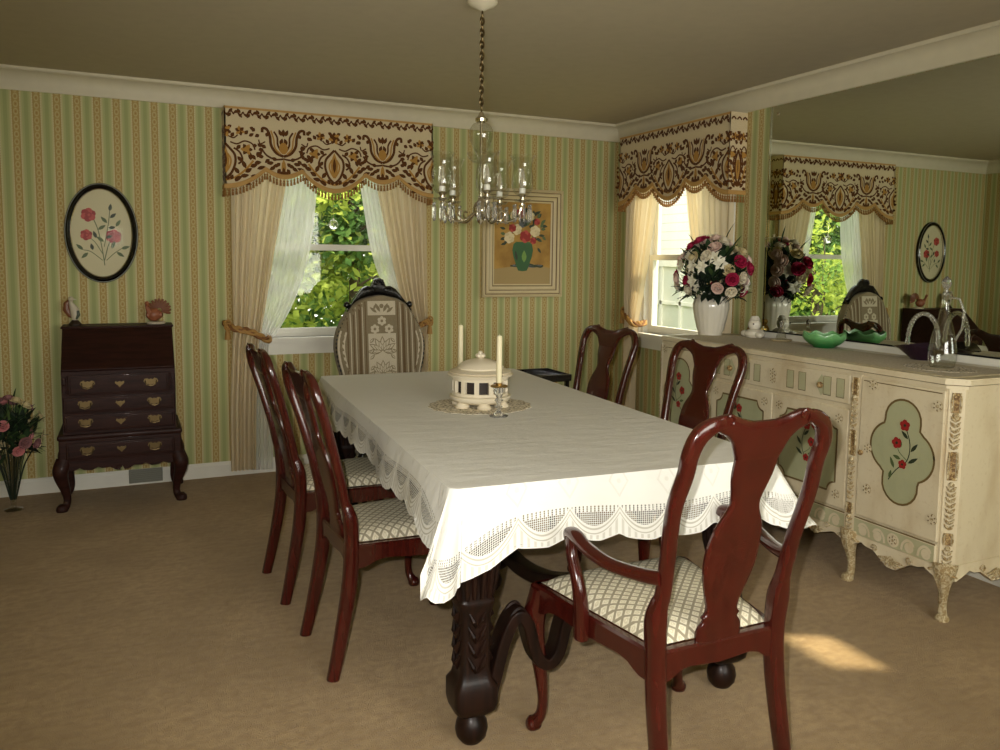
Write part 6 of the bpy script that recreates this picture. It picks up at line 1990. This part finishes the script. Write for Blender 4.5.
tree('garden_tree', 'tree seen through the mirror beyond the garden', (-6.7, 4.4, -0.45), 4.6, 1.1, 2.0, 9000, 3, 0.15, TM)
tree('garden_tree', 'far tree at the right beyond the garden window', (1.2, 6.0, -0.45), 4.8, 1.0, 2.4, 9000, 4, 0.15, TM)
tree('garden_shrub', 'low bright shrub under the garden window', (-1.2, 2.1, -0.45), 1.5, 0.6, 0.75, 5000, 5, 0.08, ['tree_leaf_bright', 'tree_leaf', 'tree_leaf'], 0.03)
tree('garden_shrub', 'bright rounded shrub seen only in the mirror outside the garden window', (-4.7, 2.4, -0.45), 2.2, 0.75, 0.7, 5000, 6, 0.08, ['tree_leaf_bright', 'tree_leaf', 'tree_leaf_bright'], 0.03)
def hedge():
    rng = random.Random(9)
    mb = MB()
    for i in range(30000):
        p = Vector((rng.uniform(-14, 3), 9.0 + rng.gauss(0, 0.35), rng.uniform(-0.4, 5.2)))
        d = Vector((rng.uniform(-1, 1), rng.uniform(-1, 1), rng.uniform(-1, 0.6))).normalized(); s = d.cross(Vector((rng.uniform(-1, 1), 1, 1))).normalized(); L = rng.uniform(0.18, 0.36)
        mb.mat = rng.choice((0, 0, 1, 2))
        mb.face([mb.vert(p), mb.vert(p + d * L * 0.5 + s * L * 0.3), mb.vert(p + d * L), mb.vert(p + d * L * 0.5 - s * L * 0.3)])
    o = mb.build('woodland_edge', TM, None, smooth=False)
    tag(o, 'dense wall of woodland leaves at the far end of the garden', 'foliage'); o['kind'] = 'stuff'
hedge()
def house():
    root = thing('neighbouring_house', 'white clapboard house beyond the corner window', 'building', (3.4, 4.0, -0.45))
    mb = MB(); mb.box((0, -4.6, 0), (4, 7.0, 5.0)); mb.build('clapboard_wall', 'white_siding', root, smooth=False)
    for y, z in ((-0.12, 0.70), (-2.6, 0.70), (2.6, 0.70)):
        f = MB()
        f.box((-0.05, y - 0.75, z), (0.0, y + 0.75, z + 0.09)); f.box((-0.05, y - 0.75, z + 1.1), (0.0, y + 0.75, z + 1.2))
        f.box((-0.05, y - 0.75, z), (0.0, y - 0.66, z + 1.2)); f.box((-0.05, y + 0.66, z), (0.0, y + 0.75, z + 1.2)); f.box((-0.04, y - 0.25, z), (0.0, y - 0.20, z + 1.2)); f.box((-0.04, y + 0.2, z), (0.0, y + 0.25, z + 1.2)); f.box((-0.04, y - 0.7, z + 0.57), (0.0, y + 0.7, z + 0.62))
        w = f.build('window', 'white_trim', root, smooth=False)
        p = MB(); p.box((-0.012, y - 0.67, z + 0.05), (-0.004, y + 0.67, z + 1.15)); p.build('pane', 'house_pane', w, smooth=False)
house()
